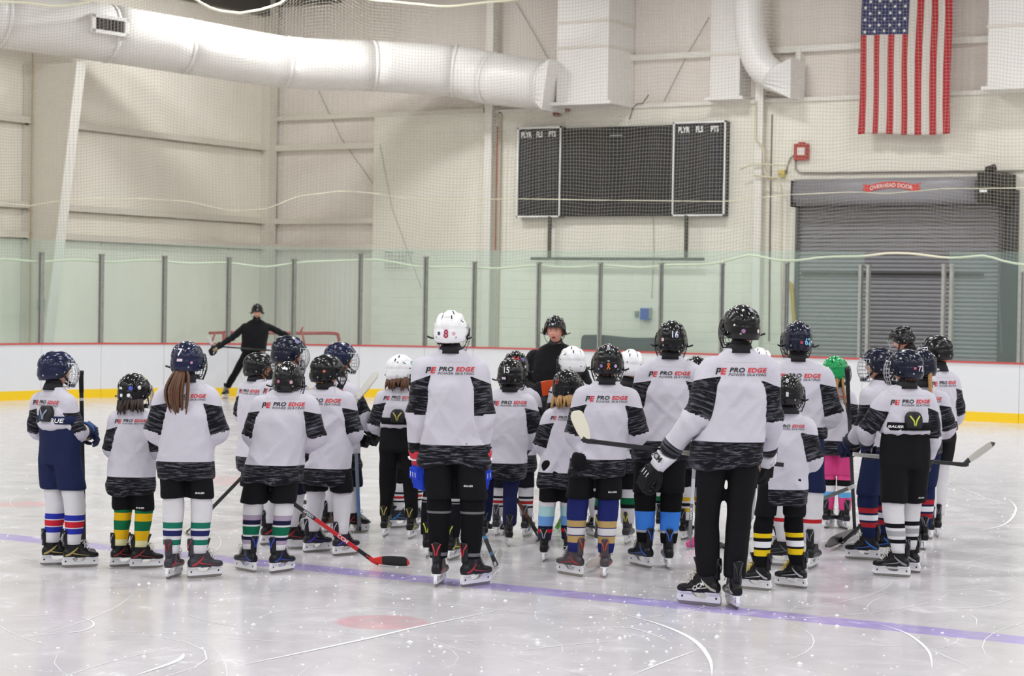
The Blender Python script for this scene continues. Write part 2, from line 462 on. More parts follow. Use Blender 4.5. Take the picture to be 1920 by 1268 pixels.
# ---- rink path (boards, glass, net)
def make_path():
    P = []; 
    for x in np.arange(6.0, X_SIDE + R_CORNER, -0.25): P.append((x, Y_END))
    for a in np.linspace(math.pi / 2, math.pi, 56): P.append((X_SIDE + R_CORNER + R_CORNER * math.cos(a), Y_END - R_CORNER + R_CORNER * math.sin(a)))
    for y in np.arange(Y_END - R_CORNER - 0.25, 12, -0.25): P.append((X_SIDE, y))
    P = np.array(P); s = np.r_[0, np.cumsum(np.linalg.norm(np.diff(P, axis=0), axis=1))]
    T = np.gradient(P, axis=0); T /= np.linalg.norm(T, axis=1)[:, None]
    Nn = np.stack([T[:, 1], -T[:, 0]], 1)   # outward (right of travel direction)
    return P, s, Nn
PTH, PS, PN = make_path()
def path_at(s, off=0.0):
    x = np.interp(s, PS, PTH[:, 0]); y = np.interp(s, PS, PTH[:, 1]); nx = np.interp(s, PS, PN[:, 0]); ny = np.interp(s, PS, PN[:, 1])
    return np.array([x + nx * off, y + ny * off])
_px = np.array([proj((p[0], p[1], 1.07))[0] for p in PTH])
def s_of_px(x):
    return float(np.interp(-x, -_px, PS)) if np.all(np.diff(-_px) > 0) else float(PS[np.argmin(np.abs(_px - x))])
def sweep(s0, s1, prof, step=0.3):
    n = max(2, int(abs(s1 - s0) / step) + 2); rings = []
    for s in np.linspace(s0, s1, n):
        rings.append([(*path_at(s, o), z) for o, z in prof])
    return MB().loft(rings)
POSTS = [-60, 78, 190, 308, 428, 550, 674, 796, 887, 1007, 1122, 1236, 1350, 1470, 1617, 1773, 1912, 2060]
M_BOARD = mat('board_plastic_white', '#dfe1e3', 0.32, var=0.02, bscale=2)
M_KICK = mat('kick_plate_yellow', '#f3cb10', 0.45)
M_CAP = mat('cap_rail_red', '#c8504c', 0.5)
boards = thing('wall_rink_boards', 'white rink boards with yellow kick plate and thin red cap rail', 'boards')
boards['kind'] = 'structure'; del boards['category']
s_lo, s_hi = 0.1, PS[-1] - 0.1
SP = [s_of_px(x) for x in POSTS]
for k_ in range(7): SP.insert(0, SP[0] + 1.32); POSTS.insert(0, -1000 - k_)
while SP[-1] > 1.6: SP.append(SP[-1] - 1.32); POSTS.append(5000 + len(SP))
bounds = [s_hi] + SP + [s_lo]
for i in range(len(bounds) - 1):
    a, b = bounds[i + 1] + 0.003, bounds[i] - 0.003
    part('board_panel', sweep(a, b, [(0, 0.17), (0, 1.045), (0.08, 1.045), (0.08, 0.17)]), M_BOARD, boards)
    part('kick_plate', sweep(a, b, [(-0.012, 0.0), (-0.012, 0.172), (0.08, 0.172), (0.08, 0.0)]), M_KICK, boards)
part('cap_rail', sweep(s_lo, s_hi, [(-0.02, 1.045), (-0.02, 1.075), (0.12, 1.075), (0.12, 1.045)]), M_CAP, boards)

def glass_material():
    m = bpy.data.materials.new('tempered_glass_green'); m.use_nodes = True; nt = m.node_tree
    for n in list(nt.nodes):
        if n.type == 'BSDF_PRINCIPLED': nt.nodes.remove(n)
    out = nt.nodes['Material Output']
    t = nt.nodes.new('ShaderNodeBsdfTransparent'); t.inputs[0].default_value = (0.93, 0.98, 0.965, 1)
    g = nt.nodes.new('ShaderNodeBsdfGlossy'); g.inputs[0].default_value = (0.9, 1, 0.95, 1); g.inputs[1].default_value = 0.06
    d = nt.nodes.new('ShaderNodeBsdfDiffuse'); d.inputs[0].default_value = (0.72, 0.86, 0.79, 1)
    a = nt.nodes.new('ShaderNodeMixShader'); a.inputs[0].default_value = 0.055
    b = nt.nodes.new('ShaderNodeMixShader'); b.inputs[0].default_value = 0.03
    nt.links.new(t.outputs[0], a.inputs[1]); nt.links.new(d.outputs[0], a.inputs[2])
    nt.links.new(a.outputs[0], b.inputs[1]); nt.links.new(g.outputs[0], b.inputs[2]); nt.links.new(b.outputs[0], out.inputs[0])
    return m
M_GLASS = glass_material()
M_POST = mat('aluminium_post_worn', '#a9a9a4', 0.45, metal=0.6, var=0.35, bscale=14)
glass = thing('rink_glass', 'tall greenish glass panes with grey posts above the boards', 'glass barrier')
ZG = 3.05
for i in range(len(POSTS) - 1):
    a, b = SP[i + 1] + 0.012, SP[i] - 0.012
    if POSTS[i] == 1617: continue
    part('glass_pane', sweep(a, b, [(0.044, 1.075), (0.044, ZG), (0.056, ZG), (0.056, 1.075)], 0.5), M_GLASS, glass)
for x in POSTS:
    tall = {674: 2.93, 796: 2.88, 1470: 2.82, 1617: 2.78, 1773: 2.80, 1912: 2.68}.get(x, 2.79)
    sh = [-0.075, 0.075] if x in (1617, 1773) else [0]
    for d in sh:
        q = path_at(SP[POSTS.index(x)] + d, 0.03); m_ = MB(); w_ = 0.055 if x not in (1470, 1912) else 0.085
        m_.box((q[0], q[1], (1.078 + tall) / 2), (w_, 0.10, tall - 1.078))
        m_.box((q[0], q[1], tall + 0.01), (w_ + 0.02, 0.11, 0.03))
        part('glass_post', m_, M_POST, glass)
        if x not in (1617, 1773):
            m_ = MB(); m_.box((q[0] + 0.02, q[1] - 0.02, (1.078 + tall) / 2), (0.010, 0.10, tall - 1.078)); part('gasket', m_, mat('gasket_dark', '#5a5d5b', 0.7), glass)

# ---- safety netting
def netting():
    s0, s1 = s_of_px(2350), s_of_px(-90) + 4.5
    cell = 0.066; nu = int((s1 - s0) / cell); su = np.linspace(s0, s1, nu)
    pxs = np.array([proj((*path_at(s, 0.2), 5))[0] for s in su])
    # top rope sags where the photograph shows it, else above the frame
    top_px = np.array([(-200, -10), (0, 2), (60, 9), (100, 11), (160, 7), (200, -6), (300, -40), (366, 0), (400, 18), (450, 28), (490, 20), (522, 6), (560, -30), (620, -40), (690, -2), (760, 9), (830, 13), (900, 9), (960, 0), (1000, -30), (1200, -60), (2200, -60)], float)
    zt = np.empty(nu); zb = np.empty(nu)
    bot_px = np.array([(-200, 488), (0, 488), (60, 489), (300, 490), (428, 495), (500, 499), (550, 496), (640, 487), (700, 488), (800, 500), (880, 503), (1000, 500), (1200, 500), (1290, 498), (1350, 492), (1410, 480), (1470, 488), (1560, 484), (1665, 475), (1790, 482), (1850, 481), (1890, 492), (2200, 520)], float)
    for i, s in enumerate(su):
        q = path_at(s, 0.2); d = depth_of((*q, 4))
        yh = 563.5 + ROLL * (pxs[i] - 960)
        zt[i] = CAM_H + (yh - np.interp(pxs[i], top_px[:, 0], top_px[:, 1])) / FPX * d
        zb[i] = CAM_H + (yh - np.interp(pxs[i], bot_px[:, 0], bot_px[:, 1])) / FPX * d
    nv = 84; vv = np.linspace(0, 1, nv)
    G = np.empty((nu, nv, 3))
    for i, s in enumerate(su):
        fold = 0.05 * math.sin(s * 2.1) + 0.035 * math.sin(s * 5.3 + 1) + 0.02 * math.sin(s * 11)
        for j, v in enumerate(vv):
            sag = 0.10 * math.sin(math.pi * v) * (1 + 0.6 * math.sin(s * 1.3 + v * 3))
            q = path_at(s + 0.012 * math.sin(v * 9 + s * 2), 0.2 + fold * (0.4 + 0.8 * math.sin(math.pi * v)) + sag)
            G[i, j] = (q[0], q[1], zb[i] + (zt[i] - zb[i]) * v + 0.02 * math.sin(s * 4 + v * 8) + 0.03 * math.sin(s * 1.7) * math.sin(v * 6))
    mb = MB(); r = 0.0026
    tri = [(math.cos(a) * r, math.sin(a) * r) for a in (math.pi / 2, math.pi * 7 / 6, math.pi * 11 / 6)]
    def strands(L, du, dw):
        # L: (m, k, 3) polylines ; cross-section spanned by du, dw
        m, k, _ = L.shape
        V = np.stack([L + np.asarray(du) * a + np.asarray(dw) * b for a, b in tri], 2).reshape(-1, 3)
        F = []
        for p in range(m):
            for q in range(k - 1):
                b0 = (p * k + q) * 3
                F += [(b0 + c, b0 + (c + 1) % 3, b0 + 3 + (c + 1) % 3, b0 + 3 + c) for c in range(3)]
        mb.add(V, F)
    jj = list(range(0, nv, 4)) + ([nv - 1] if (nv - 1) % 4 else [])
    strands(G[:, jj], (0.85, -0.5, 0), (0.5, 0.85, 0))
    ii = list(range(0, nu, 2)) + ([nu - 1] if (nu - 1) % 2 else [])
    strands(np.swapaxes(G[ii], 0, 1), (0, 0, 1), (0.5, 0.85, 0))
    root = thing('safety_net', 'fine beige spectator netting hanging behind and above the glass', 'net')
    o = part('mesh_strands', mb, mat('net_cord_beige', '#a39d90', 0.8), root); o['kind'] = 'stuff'
    mr = MB(); mr.tube(G[::3, 0] + [0, 0, 0], 0.024, 6); part('bottom_rope', mr, mat('rope_cream', '#e6e2c8', 0.7), root, True)
    vis = (pxs > -150) & (pxs < 1000)
    mr = MB(); mr.tube(G[vis][::3, -1], 0.026, 6); part('top_rope', mr, MATS['rope_cream'], root, True)
    # middle rope
    mid_px = np.array([(-100, 378), (0, 380), (60, 386), (110, 378), (180, 372), (280, 373), (360, 378), (440, 396), (500, 392), (560, 368), (640, 358), (700, 362), (760, 372), (900, 374), (980, 373), (1100, 375), (1360, 378), (1480, 365), (1600, 360), (1660, 363), (1760, 354), (1890, 353), (2000, 352)], float)
    pts = []
    for i in range(0, nu, 3):
        q = G[i, 30]; d = depth_of(q); yh = 563.5 + ROLL * (pxs[i] - 960)
        pts.append((q[0], q[1], CAM_H + (yh - np.interp(pxs[i], mid_px[:, 0], mid_px[:, 1])) / FPX * d))
    mr = MB(); mr.tube(pts, 0.009, 5); part('middle_rope', mr, MATS['rope_cream'], root, True)
netting()
# ================================================================== FIXED THINGS ON THE WALLS
# big round air duct
DUCT = [(-40, 26, 39.75, 113), (0, 34, 40.0, 112), (203, 63, 41.4, 109), (350, 87, 42.3, 104), (537, 117, 43.2, 97), (700, 124, 43.9, 95), (854, 134, 44.0, 97), (923, 147, 43.6, 98), (1022, 160, 43.0, 92)]
dP = [at_depth(x, y, d) for x, y, d, w in DUCT]; dR = [0.5 * w / FPX * d for x, y, d, w in DUCT]
dP, dR = resample(dP, dR, 41)
duct = thing('round_air_duct', 'large white round air duct running under the roof on the left', 'duct')
for k in range(8):
    seg = slice(k * 5, k * 5 + 6)
    m_ = MB(); m_.tube(dP[seg], dR[seg], 32); part('duct_section', m_, M_DUCT, duct, True)
    e = dP[k * 5 + 5]; t = unit(dP[k * 5 + 5] - dP[k * 5 + 4]); m_ = MB(); m_.tube([e - t * 0.04, e + t * 0.04], [dR[k * 5 + 5] * 1.014] * 2, 32); part('joint_band', m_, M_DUCT, duct, True)
A = dP[-1]; dirv = unit(dP[-1] - dP[-2]); rad = dR[-1]
ring = tube_rings([A, A + dirv * 0.01], [rad, rad], 32)[0]; sqr = []; sd_ = unit(np.cross(dirv, (0, 0, 1.0))); up_ = np.cross(sd_, dirv)
for p in ring:
    v = p - A; a = v @ sd_; c = v @ up_; m = max(abs(a), abs(c)) / (rad * 1.02); sqr.append(A + dirv * 0.28 + sd_ * (a / m) + up_ * (c / m))
m_ = MB().loft([ring, sqr]); part('end_transition', m_, M_DUCT, duct)
dirv = unit(at_depth(243, 58, 41.7) - at_depth(165, 46, 41.1)); rad = 0.59
# vent register on the duct
vp = at_depth(204, 48, 41.3 - rad)
root = thing('duct_register', 'white air register box with dark louvres on the big round duct', 'vent')
ux = unit(np.cross(np.array([0, 0, 1.0]), -ray(204, 50))) * -1; ux = dirv; uz = np.array([0, 0, 1.0]); uy = unit(np.cross(uz, ux))
Rm = np.stack([ux, uy, uz], 1)
sgn = 1 if uy @ FWD > 0 else -1
m_ = MB(); m_.box(vp + uy * sgn * 0.18, (0.82, 0.45, 0.36), R=Rm); part('box', m_, M_DUCT, root)
m_ = MB(); m_.box(vp - uy * sgn * 0.05, (0.60, 0.03, 0.22), R=Rm); part('opening', m_, M_DARK, root)
for k in range(7):
    m_ = MB(); m_.box(vp - uy * sgn * 0.07 + ux * (-0.24 + 0.08 * k), (0.012, 0.04, 0.21), R=Rm); part('louvre', m_, mat('louvre_grey', '#8a867c', 0.6), root)
for (dx, dz, sx, sz) in ((0, 0.15, 0.86, 0.07), (0, -0.15, 0.86, 0.07), (-0.37, 0, 0.09, 0.36), (0.37, 0, 0.09, 0.36)):
    m_ = MB(); m_.box(vp - uy * sgn * 0.06 + ux * dx + uz * dz, (sx, 0.05, sz), R=Rm); part('frame', m_, M_DUCT, root)
# bright high-bay lamp above the duct (its glare falls on the duct's top)
q = at_depth(440, -60, 41.6)
lamp('high_bay_lamp', (q[0], q[1], 9.0), (0.5, 0.5), 150, (0, 0, 0))

# rectangular ducts on the end wall
def wall_duct(x0, x1, ybot, dep, label, seams):
    a = W(x0, ybot, dep); b = W(x1, ybot, dep); r = thing('wall_duct', label, 'duct', (a[0], YW - dep, a[2]))
    w = b[0] - a[0]; m_ = MB(); m_.box2((0, 0, 0), (w, dep - 0.02, 10.1 - a[2])); part('body', m_, M_DUCT, r)
    for sy in seams:
        z = W(x0, sy, dep)[2] - a[2]
        m_ = MB(); m_.box2((-0.02, -0.02, z - 0.025), (w + 0.02, dep - 0.02, z + 0.025)); part('seam_flange', m_, M_STEEL, r)
    m_ = MB(); m_.box2((-0.1, -0.06, -0.07), (w + 0.1, dep - 0.02, -0.005)); part('bottom_flange', m_, M_DUCT, r)
wall_duct(1043, 1139, 192, 1.15, 'wide white rectangular duct coming down above the scoreboard', (44, 91))
wall_duct(1331, 1386, 182, 0.55, 'narrow white rectangular duct beside the bent round pipe', (103,))
wall_duct(1851, 2020, 162, 1.0, 'white rectangular duct at the right edge right of the flag', (50,))
# bent round pipe with transition
r = thing('bent_air_pipe', 'white round pipe bending into a square wall collar', 'pipe')
off = 0.75
pts = [W(x, y, off) for x, y in ((1404, -60), (1404, 0), (1406, 55), (1416, 100), (1430, 126), (1450, 143))]
P_, _v = resample(pts, [0] * len(pts), 22)
rp = 0.31
m_ = MB(); m_.tube(P_, rp, 24, up=(0, 1, 0)); part('pipe', m_, M_DUCT, r, True)
endd = unit(P_[-1] - P_[-2]); rg = tube_rings([P_[-1], P_[-1] + endd * 0.01], [rp, rp], 24)[0]
c1 = W(1496, 150, 0.45); sq_ = []
for p in rg:
    v = p - P_[-1]; a = v @ np.array([0, 1.0, 0]); c = v @ unit(np.cross(endd, (0, 1.0, 0))); m = max(abs(a), abs(c), 1e-6)
    sq_.append(c1 + np.array([0, 0.0, -1]) * (c / m) * 0.40 * (-1) + np.array([0, 1, 0]) * (a / m) * 0.36 + np.array([0.0, 0, 0]))
m_ = MB().loft([rg, sq_]); part('collar', m_, M_DUCT, r)

# scoreboard
SOFF = 0.35
a = W(968, 408, SOFF); b = W(1361, 226, SOFF)
sb = thing('scoreboard', 'black wall scoreboard with PLYR FLS PTS side panels framed in white', 'scoreboard', (a[0], YW - SOFF, a[2]))
w = b[0] - a[0]; h = b[2] - a[2]
x1 = W(1051, 320, SOFF)[0] - a[0]; x2 = W(1261, 320, SOFF)[0] - a[0]
M_SB = mat('scoreboard_black', '#15151a', 0.55)
m_ = MB(); m_.box2((x1 + 0.01, 0.03, 0.02), (x2 - 0.01, 0.3, h - 0.05)); part('centre_panel', m_, M_SB, sb)
for k, (xa, xb) in enumerate(((0, x1), (x2, w))):
    pn = part('player_panel', MB().box2((xa, 0.02, 0), (xb, 0.3, h)), mat('scoreboard_panel', '#1b1b22', 0.5), sb)
    for q0, q1 in (((xa, -0.01, 0), (xb, 0.03, 0.035)), ((xa, -0.01, h - 0.035), (xb, 0.03, h)), ((xa, -0.01, 0), (xa + 0.03, 0.03, h)), ((xb - 0.03, -0.01, 0), (xb, 0.03, h))):
        part('white_frame', MB().box2(q0, q1), M_WHITE, pn)
    for t, u in (('PLYR', 0.20), ('FLS', 0.50), ('PTS', 0.79)):
        flat_text('lettering', t, pn, (xa + (xb - xa) * u, 0.018, h - 0.16), (1, 0, 0), (0, 0, 1), M_WHITE, lift=0.004, height=0.125, offset=0.03, sx=0.7)
    # rows of unlit digits
    md = MB()
    for row in range(8):
        for u in (0.16, 0.25, 0.50, 0.74, 0.84):
            cx = xa + (xb - xa) * u; cz = h - 0.36 - row * 0.185
            for (dx, dz, sx, sz) in ((0, 0.06, 0.05, 0.010), (0, 0, 0.05, 0.010), (0, -0.06, 0.05, 0.010), (-0.028, 0.03, 0.010, 0.045), (0.028, 0.03, 0.010, 0.045), (-0.028, -0.03, 0.010, 0.045), (0.028, -0.03, 0.010, 0.045)):
                md.box((cx + dx, 0.016, cz + dz), (sx, 0.006, sz))
    part('unlit_digits', md, mat('unlit_digit_grey', '#4b4b55', 0.5), pn)['kind'] = 'stuff'
m_ = MB(); m_.box2(((x1 + x2) / 2 - 0.17, 0.022, h - 0.24), ((x1 + x2) / 2 + 0.13, 0.03, h - 0.225)); part('logo_strip', m_, mat('pale_print', '#b9b9bc', 0.5), sb)
# pipe stand under the scoreboard
r = thing('scoreboard_bracket', 'dark steel pipe bracket below the scoreboard', 'bracket')
c0 = W(996, 485, SOFF); c1 = W(1320, 485, SOFF); M_BR = mat('bracket_dark_green', '#3b4038', 0.6)
m_ = MB(); m_.box2((c0[0], YW - SOFF - 0.03, c0[2] - 0.03), (c1[0], YW - SOFF + 0.03, c0[2] + 0.03)); part('cross_bar', m_, M_BR, r)
for px in (1030, 1286):
    q = W(px, 450, SOFF); m_ = MB(); m_.box2((q[0] - 0.03, YW - SOFF - 0.02, c0[2]), (q[0] + 0.03, YW - SOFF + 0.04, a[2] + 0.02)); part('upright', m_, M_BR, r)

# flag hung by its short edge
FOFF = 0.55
tl, br = W(1619, 0, FOFF), W(1778, 250, FOFF)
def flag():
    zb = W(1690, 252, FOFF)[2]; xl = W(1609, 200, FOFF)[0]; xr = W(1780, 200, FOFF)[0]; wd = xr - xl; Lg = wd * 1.75; zt = zb + Lg
    r = thing('national_flag', 'large red and white striped flag with starred blue canton hung vertically', 'flag', (xl, YW - FOFF, zb))
    nx, nz = 78, 60; V = []; F = []; mi = []
    def pos(u, v):   # u across 0..1, v from bottom 0..1
        x = u * wd * (0.985 + 0.03 * (1 - v)) + 0.04 * v + 0.012 * math.sin(v * 7 + u * 3)
        y = 0.030 * math.sin(u * 17 + v * 1.5) * (1 - 0.5 * v) + 0.022 * math.sin(u * 38 + 2)
        z = v * Lg + 0.03 * math.sin(u * 5 + 1) * (1 - v)
        return (x, y, z)
    for i in range(nx + 1):
        for j in range(nz + 1): V.append(pos(i / nx, j / nz))
    cu, cv = 7 / 13, 0.60
    for i in range(nx):
        for j in range(nz):
            a_ = i * (nz + 1) + j; F.append((a_, a_ + nz + 1, a_ + nz + 2, a_ + 1))
            u = (i + 0.5) / nx; v = (j + 0.5) / nz; st = int(u * 13)
            mi.append(2 if (u < cu and v > cv) else (0 if st % 2 == 0 else 1))
    me = bpy.data.meshes.new('cloth'); me.from_pydata(V, [], F)
    for m in (mat('flag_red', '#b3202b', 0.8), mat('flag_white', '#d9d2c8', 0.8), mat('flag_navy', '#2a3160', 0.8)): me.materials.append(m)
    me.polygons.foreach_set('material_index', mi); me.polygons.foreach_set('use_smooth', [True] * len(F))
    o = link('cloth', me, r); md = o.modifiers.new('t', 'SOLIDIFY'); md.thickness = 0.006; md.offset = 1
    ms = MB()
    for k in range(11):
        for q in range(9):
            if (k + q) % 2: continue
            u = cu * (q + 1) / 10; v = cv + (1 - cv) * (k + 0.55) / 11
            x, y, z = pos(u, v); P = [(x, y - 0.012, z)]
            for t in range(10):
                rr = 0.040 if t % 2 == 0 else 0.017; an = math.pi / 2 + t * math.pi / 5; P.append((x + rr * math.cos(an), y - 0.014, z + rr * math.sin(an)))
            ms.add(P, [(0, 1 + t, 1 + (t + 1) % 10) for t in range(10)])
    part('star_print', ms, mat('star_white', '#f4f2ee', 0.8), r)['kind'] = 'stuff'
    m_ = MB(); m_.tube([(-0.1, 0.02, Lg + 0.01), (wd + 0.1, 0.02, Lg + 0.01)], 0.02, 8); m_.box2((-0.06, 0, Lg), (-0.02, FOFF, Lg + 0.04)); m_.box2((wd + 0.02, 0, Lg), (wd + 0.06, FOFF, Lg + 0.04)); part('hanging_rod', m_, M_STEELW, r)
flag()

# red alarm box with conduits
q = W(1505, 285, 0.14)
r = thing('alarm_box', 'red fire alarm box with white face on the block wall', 'alarm box', (q[0], YW - 0.14, q[2]))
part('case', MB().box2((-0.15, -0.1, -0.17), (0.15, 0, 0.16)), mat('alarm_red', '#a8362c', 0.5), r)
part('faceplate', MB().box2((-0.075, -0.11, -0.07), (0.085, -0.1, 0.085)), mat('alarm_white', '#e6d9d2', 0.5), r)
part('cover_knob', MB().box2((-0.06, -0.1, 0.16), (0.06, -0.01, 0.19)), mat('alarm_red', '#a8362c', 0.5), r)
def conduit(label, px, rr, m, off=0.18, cat='conduit', name='conduit'):
    pts = [W(x, y, off) for x, y in px]
    mb_ = MB(); mb_.tube(pts, rr, 6); o = part(name, mb_, m, None, True); tag(o, label, cat)
M_CREAMP = mat('cream_pipe', '#dbd2b4', 0.55); M_GREYP = mat('grey_conduit', '#8f8c84', 0.5)
conduit('grey conduit running from the red alarm box along the wall', [(1491, 300), (1492, 318), (1500, 324), (1560, 324), (1700, 322), (1920, 320)], 0.018, M_GREYP)
conduit('short grey conduit loop left of the alarm box', [(1491, 290), (1482, 296), (1476, 312), (1474, 326)], 0.014, M_GREYP)
conduit('cream pipe running down the right-hand column', [(1417, 190), (1417, 262), (1432, 280), (1433, 320), (1440, 335), (1462, 340), (1466, 355), (1465, 480), (1466, 640)], 0.018, M_CREAMP, 0.42)
conduit('cream sprinkler branch crossing the right-hand column', [(1388, 318), (1405, 310), (1440, 308), (1468, 311), (1478, 308)], 0.016, M_CREAMP, 0.46)
conduit('lower cream branch pipe at the right-hand column', [(1414, 329), (1430, 331), (1456, 334)], 0.02, M_CREAMP, 0.46)
conduit('thin dark conduit beside the right-hand column', [(1448, 215), (1446, 300), (1444, 420), (1442, 640)], 0.014, mat('brown_conduit', '#6c5c50', 0.6), 0.16)
q = W(1469, 326, 0.14); o = part('junction_box', MB().box2((q[0] - 0.06, YW - 0.26, q[2] - 0.07), (q[0] + 0.06, YW - 0.14, q[2] + 0.07)), mat('box_yellow', '#d8c66e', 0.5)); tag(o, 'small yellow junction box left of the overhead door', 'junction box')
conduit('thin cable sloping down the wall left of the column', [(712, 270), (735, 390), (775, 500), (790, 540)], 0.004, M_GREYP, 0.16)
conduit('thin wire hanging right of the second column', [(1225, 400), (1226, 470), (1222, 560)], 0.005, M_GREYP, 0.16)

conduit('thin dark brace cable crossing the siding right of the corner', [(595, 165), (640, 260), (700, 345)], 0.006, mat('cable_dark', '#5d5a52', 0.6), 0.06, 'cable', 'brace_cable')
conduit('thin brace cable sloping down to the duct end', [(968, 5), (1000, 60), (1032, 118)], 0.006, MATS['cable_dark'], 0.06, 'cable', 'brace_cable')
conduit('thin brace cable rising left of the narrow duct', [(1245, 190), (1290, 100), (1330, 32)], 0.006, MATS['cable_dark'], 0.06, 'cable', 'brace_cable')
conduit('loose dark wires above the middle of the scoreboard', [(1180, 224), (1187, 202), (1194, 195), (1205, 194), (1216, 178)], 0.012, MATS['cable_dark'], 0.25, 'cable', 'loose_wire')
q = W(1046, 213, 0.22); o = part('red_signal_box', MB().box2((q[0] - 0.06, YW - 0.34, q[2] - 0.06), (q[0] + 0.06, YW - 0.2, q[2] + 0.06)).box2((q[0] + 0.09, YW - 0.34, q[2] + 0.03), (q[0] + 0.30, YW - 0.2, q[2] + 0.12)), mat('signal_red', '#8a3a32', 0.5)); tag(o, 'small red signal box above the left scoreboard panel', 'signal box')
# overhead door
DO = 0.16
xl, xr = W(1497, 500, DO)[0], W(1874, 500, DO)[0]
zh0, zh1 = W(1497, 388, DO)[2], W(1497, 338, DO)[2]
M_SLAT = mat('door_slat_grey', '#8d8b90', 0.45, metal=0.2, var=0.05, bscale=5)
M_HOOD = mat('door_hood_grey', '#96949a', 0.42, metal=0.2)
door = thing('door_1', 'grey roll-up overhead door with a red ribbon sign on its hood', 'door', (xl, YW - DO, 0)); door['kind'] = 'structure'; del door['category']
wd = xr - xl; pitch = 0.082; ns = int((zh0 + 0.05) / pitch)
ms = MB().loft([[(0, 0.0, 0.006), (0, -0.014, 0.014), (0, -0.022, 0.030), (0, -0.022, 0.052), (0, -0.012, 0.068), (0, 0.0, 0.078), (0, 0.03, 0.078), (0, 0.03, 0.006)], [(wd, 0.0, 0.006), (wd, -0.014, 0.014), (wd, -0.022, 0.030), (wd, -0.022, 0.052), (wd, -0.012, 0.068), (wd, 0.0, 0.078), (wd, 0.03, 0.078), (wd, 0.03, 0.006)]])
slat_me = recalc(ms.mesh('slat', [M_SLAT]))
for k in range(ns): link('slat', slat_me, door, (0, 0, k * pitch))
part('backing', MB().box2((0, 0.031, 0), (wd, 0.06, zh0)), M_DARK, door)
for xx in (-0.06, wd + 0.0): part('guide_rail', MB().box2((xx, -0.06, 0), (xx + 0.09, 0.06, zh0)), mat('guide_dark', '#4a4a4c', 0.6), door)
hx0, hx1 = W(1486, 360, 0.6)[0] - xl, W(1866, 360, 0.6)[0] - xl
hr = (zh1 - zh0) / 2; hc = (zh0 + zh1) / 2
prof = [(0.1 - 0.30 + 0.30 * (1 - math.cos(t)) - 0.28, 0) for t in [0]]
rings = []
for xx in (hx0, hx1):
    ring_ = []
    for t in np.linspace(0, 2 * math.pi, 28, endpoint=False):
        c, s_ = math.cos(t), math.sin(t); ring_.append((xx, -0.20 + 0.26 * np.sign(c) * abs(c) ** 0.6, hc + hr * np.sign(s_) * abs(s_) ** 0.6))
    rings.append(ring_)
part('hood', MB().loft(rings), M_HOOD, door, True)
part('hood_end', MB().box2((hx0 - 0.03, -0.47, zh0 - 0.02), (hx0, 0.06, zh1 - 0.04)), M_DARK, door)
part('bottom_bar', MB().box2((0, -0.05, 0.0), (wd, 0.03, 0.09)), mat('guide_dark', '#4a4a4c', 0.6), door)
part('bumper_strip', MB().box2((0.1, -0.08, W(1700, 514, DO)[2] - 0.02), (wd - 0.3, -0.03, W(1700, 514, DO)[2] + 0.02)), M_DARK, door)
part('chain_hoist', MB().box2((hx1 - 0.02, -0.55, hc - 0.30), (hx1 + 0.26, 0.0, hc + 0.30)).box2((hx1 - 0.30, -0.62, zh0 + 0.02), (hx1 - 0.02, -0.1, zh1 + 0.05)), M_DARK, door)
part('motor_top', MB().tube([(hx1 - 0.2, -0.3, zh1), (hx1 - 0.2, -0.3, zh1 + 0.12), (hx1 - 0.05, -0.3, zh1 + 0.16)], 0.07, 8), M_DARK, door)
part('label_plate', MB().box2((hx1 - 0.24, -0.635, hc - 0.06), (hx1 - 0.10, -0.621, hc - 0.01)), M_WHITE, door)
cx = hx1 + 0.12
part('hoist_chain', MB().tube([(cx, -0.3, hc), (cx - 0.05, -0.3, 2.4), (cx + 0.02, -0.3, 1.2)], 0.02, 5), mat('chain_dark', '#55524c', 0.5), door)
part('guide_cover', MB().box2((wd + 0.05, -0.2, 0), (wd + 0.36, 0.02, hc)), mat('guide_cover_dark', '#3a3a3b', 0.6), door)
# ribbon sign
u0, u1 = W(1617, 352, 0.62)[0] - xl, W(1727, 352, 0.62)[0] - xl; uc = (u0 + u1) / 2; hwid = (u1 - u0) / 2
sg = part('ribbon_sign', MB(), mat('sign_red', '#d4403a', 0.5), door)
zc = W(1672, 352, 0.62)[2]
def arc(u): return zc + 0.055 - 0.115 * (u / hwid) ** 2
rg_ = []
for u in np.linspace(-0.80 * hwid, 0.80 * hwid, 24): rg_.append([(uc + u, -0.475, arc(u) - 0.062), (uc + u, -0.475, arc(u) + 0.062), (uc + u, -0.466, arc(u) + 0.062), (uc + u, -0.466, arc(u) - 0.062)])
mbs = MB().loft(rg_)
for sg_ in (-1, 1):
    e = sg_ * 0.80 * hwid; z0 = arc(e)
    poly = [(0, -0.07), (0.20 * hwid * sg_, -0.01), (0.13 * hwid * sg_, 0.05), (0.20 * hwid * sg_, 0.10), (-0.12 * hwid * sg_, 0.075)]
    mbs.prism(poly, (uc + e, -0.470, z0), (1, 0, 0), (0, 0, 1), (0, 1, 0), 0.0, 0.008)
sg.data = mbs.mesh('ribbon_sign', [MATS['sign_red']])
V, F = text_centered('OVERHEAD DOOR', width=1.46 * hwid, offset=0.01)
P = np.stack([uc + V[:, 0], np.full(len(V), -0.482), np.array([arc(u) for u in V[:, 0]]) + V[:, 1] - 0.005], 1)
part('sign_lettering', MB().add(P, F), mat('sign_white', '#f6ece6', 0.5), sg)

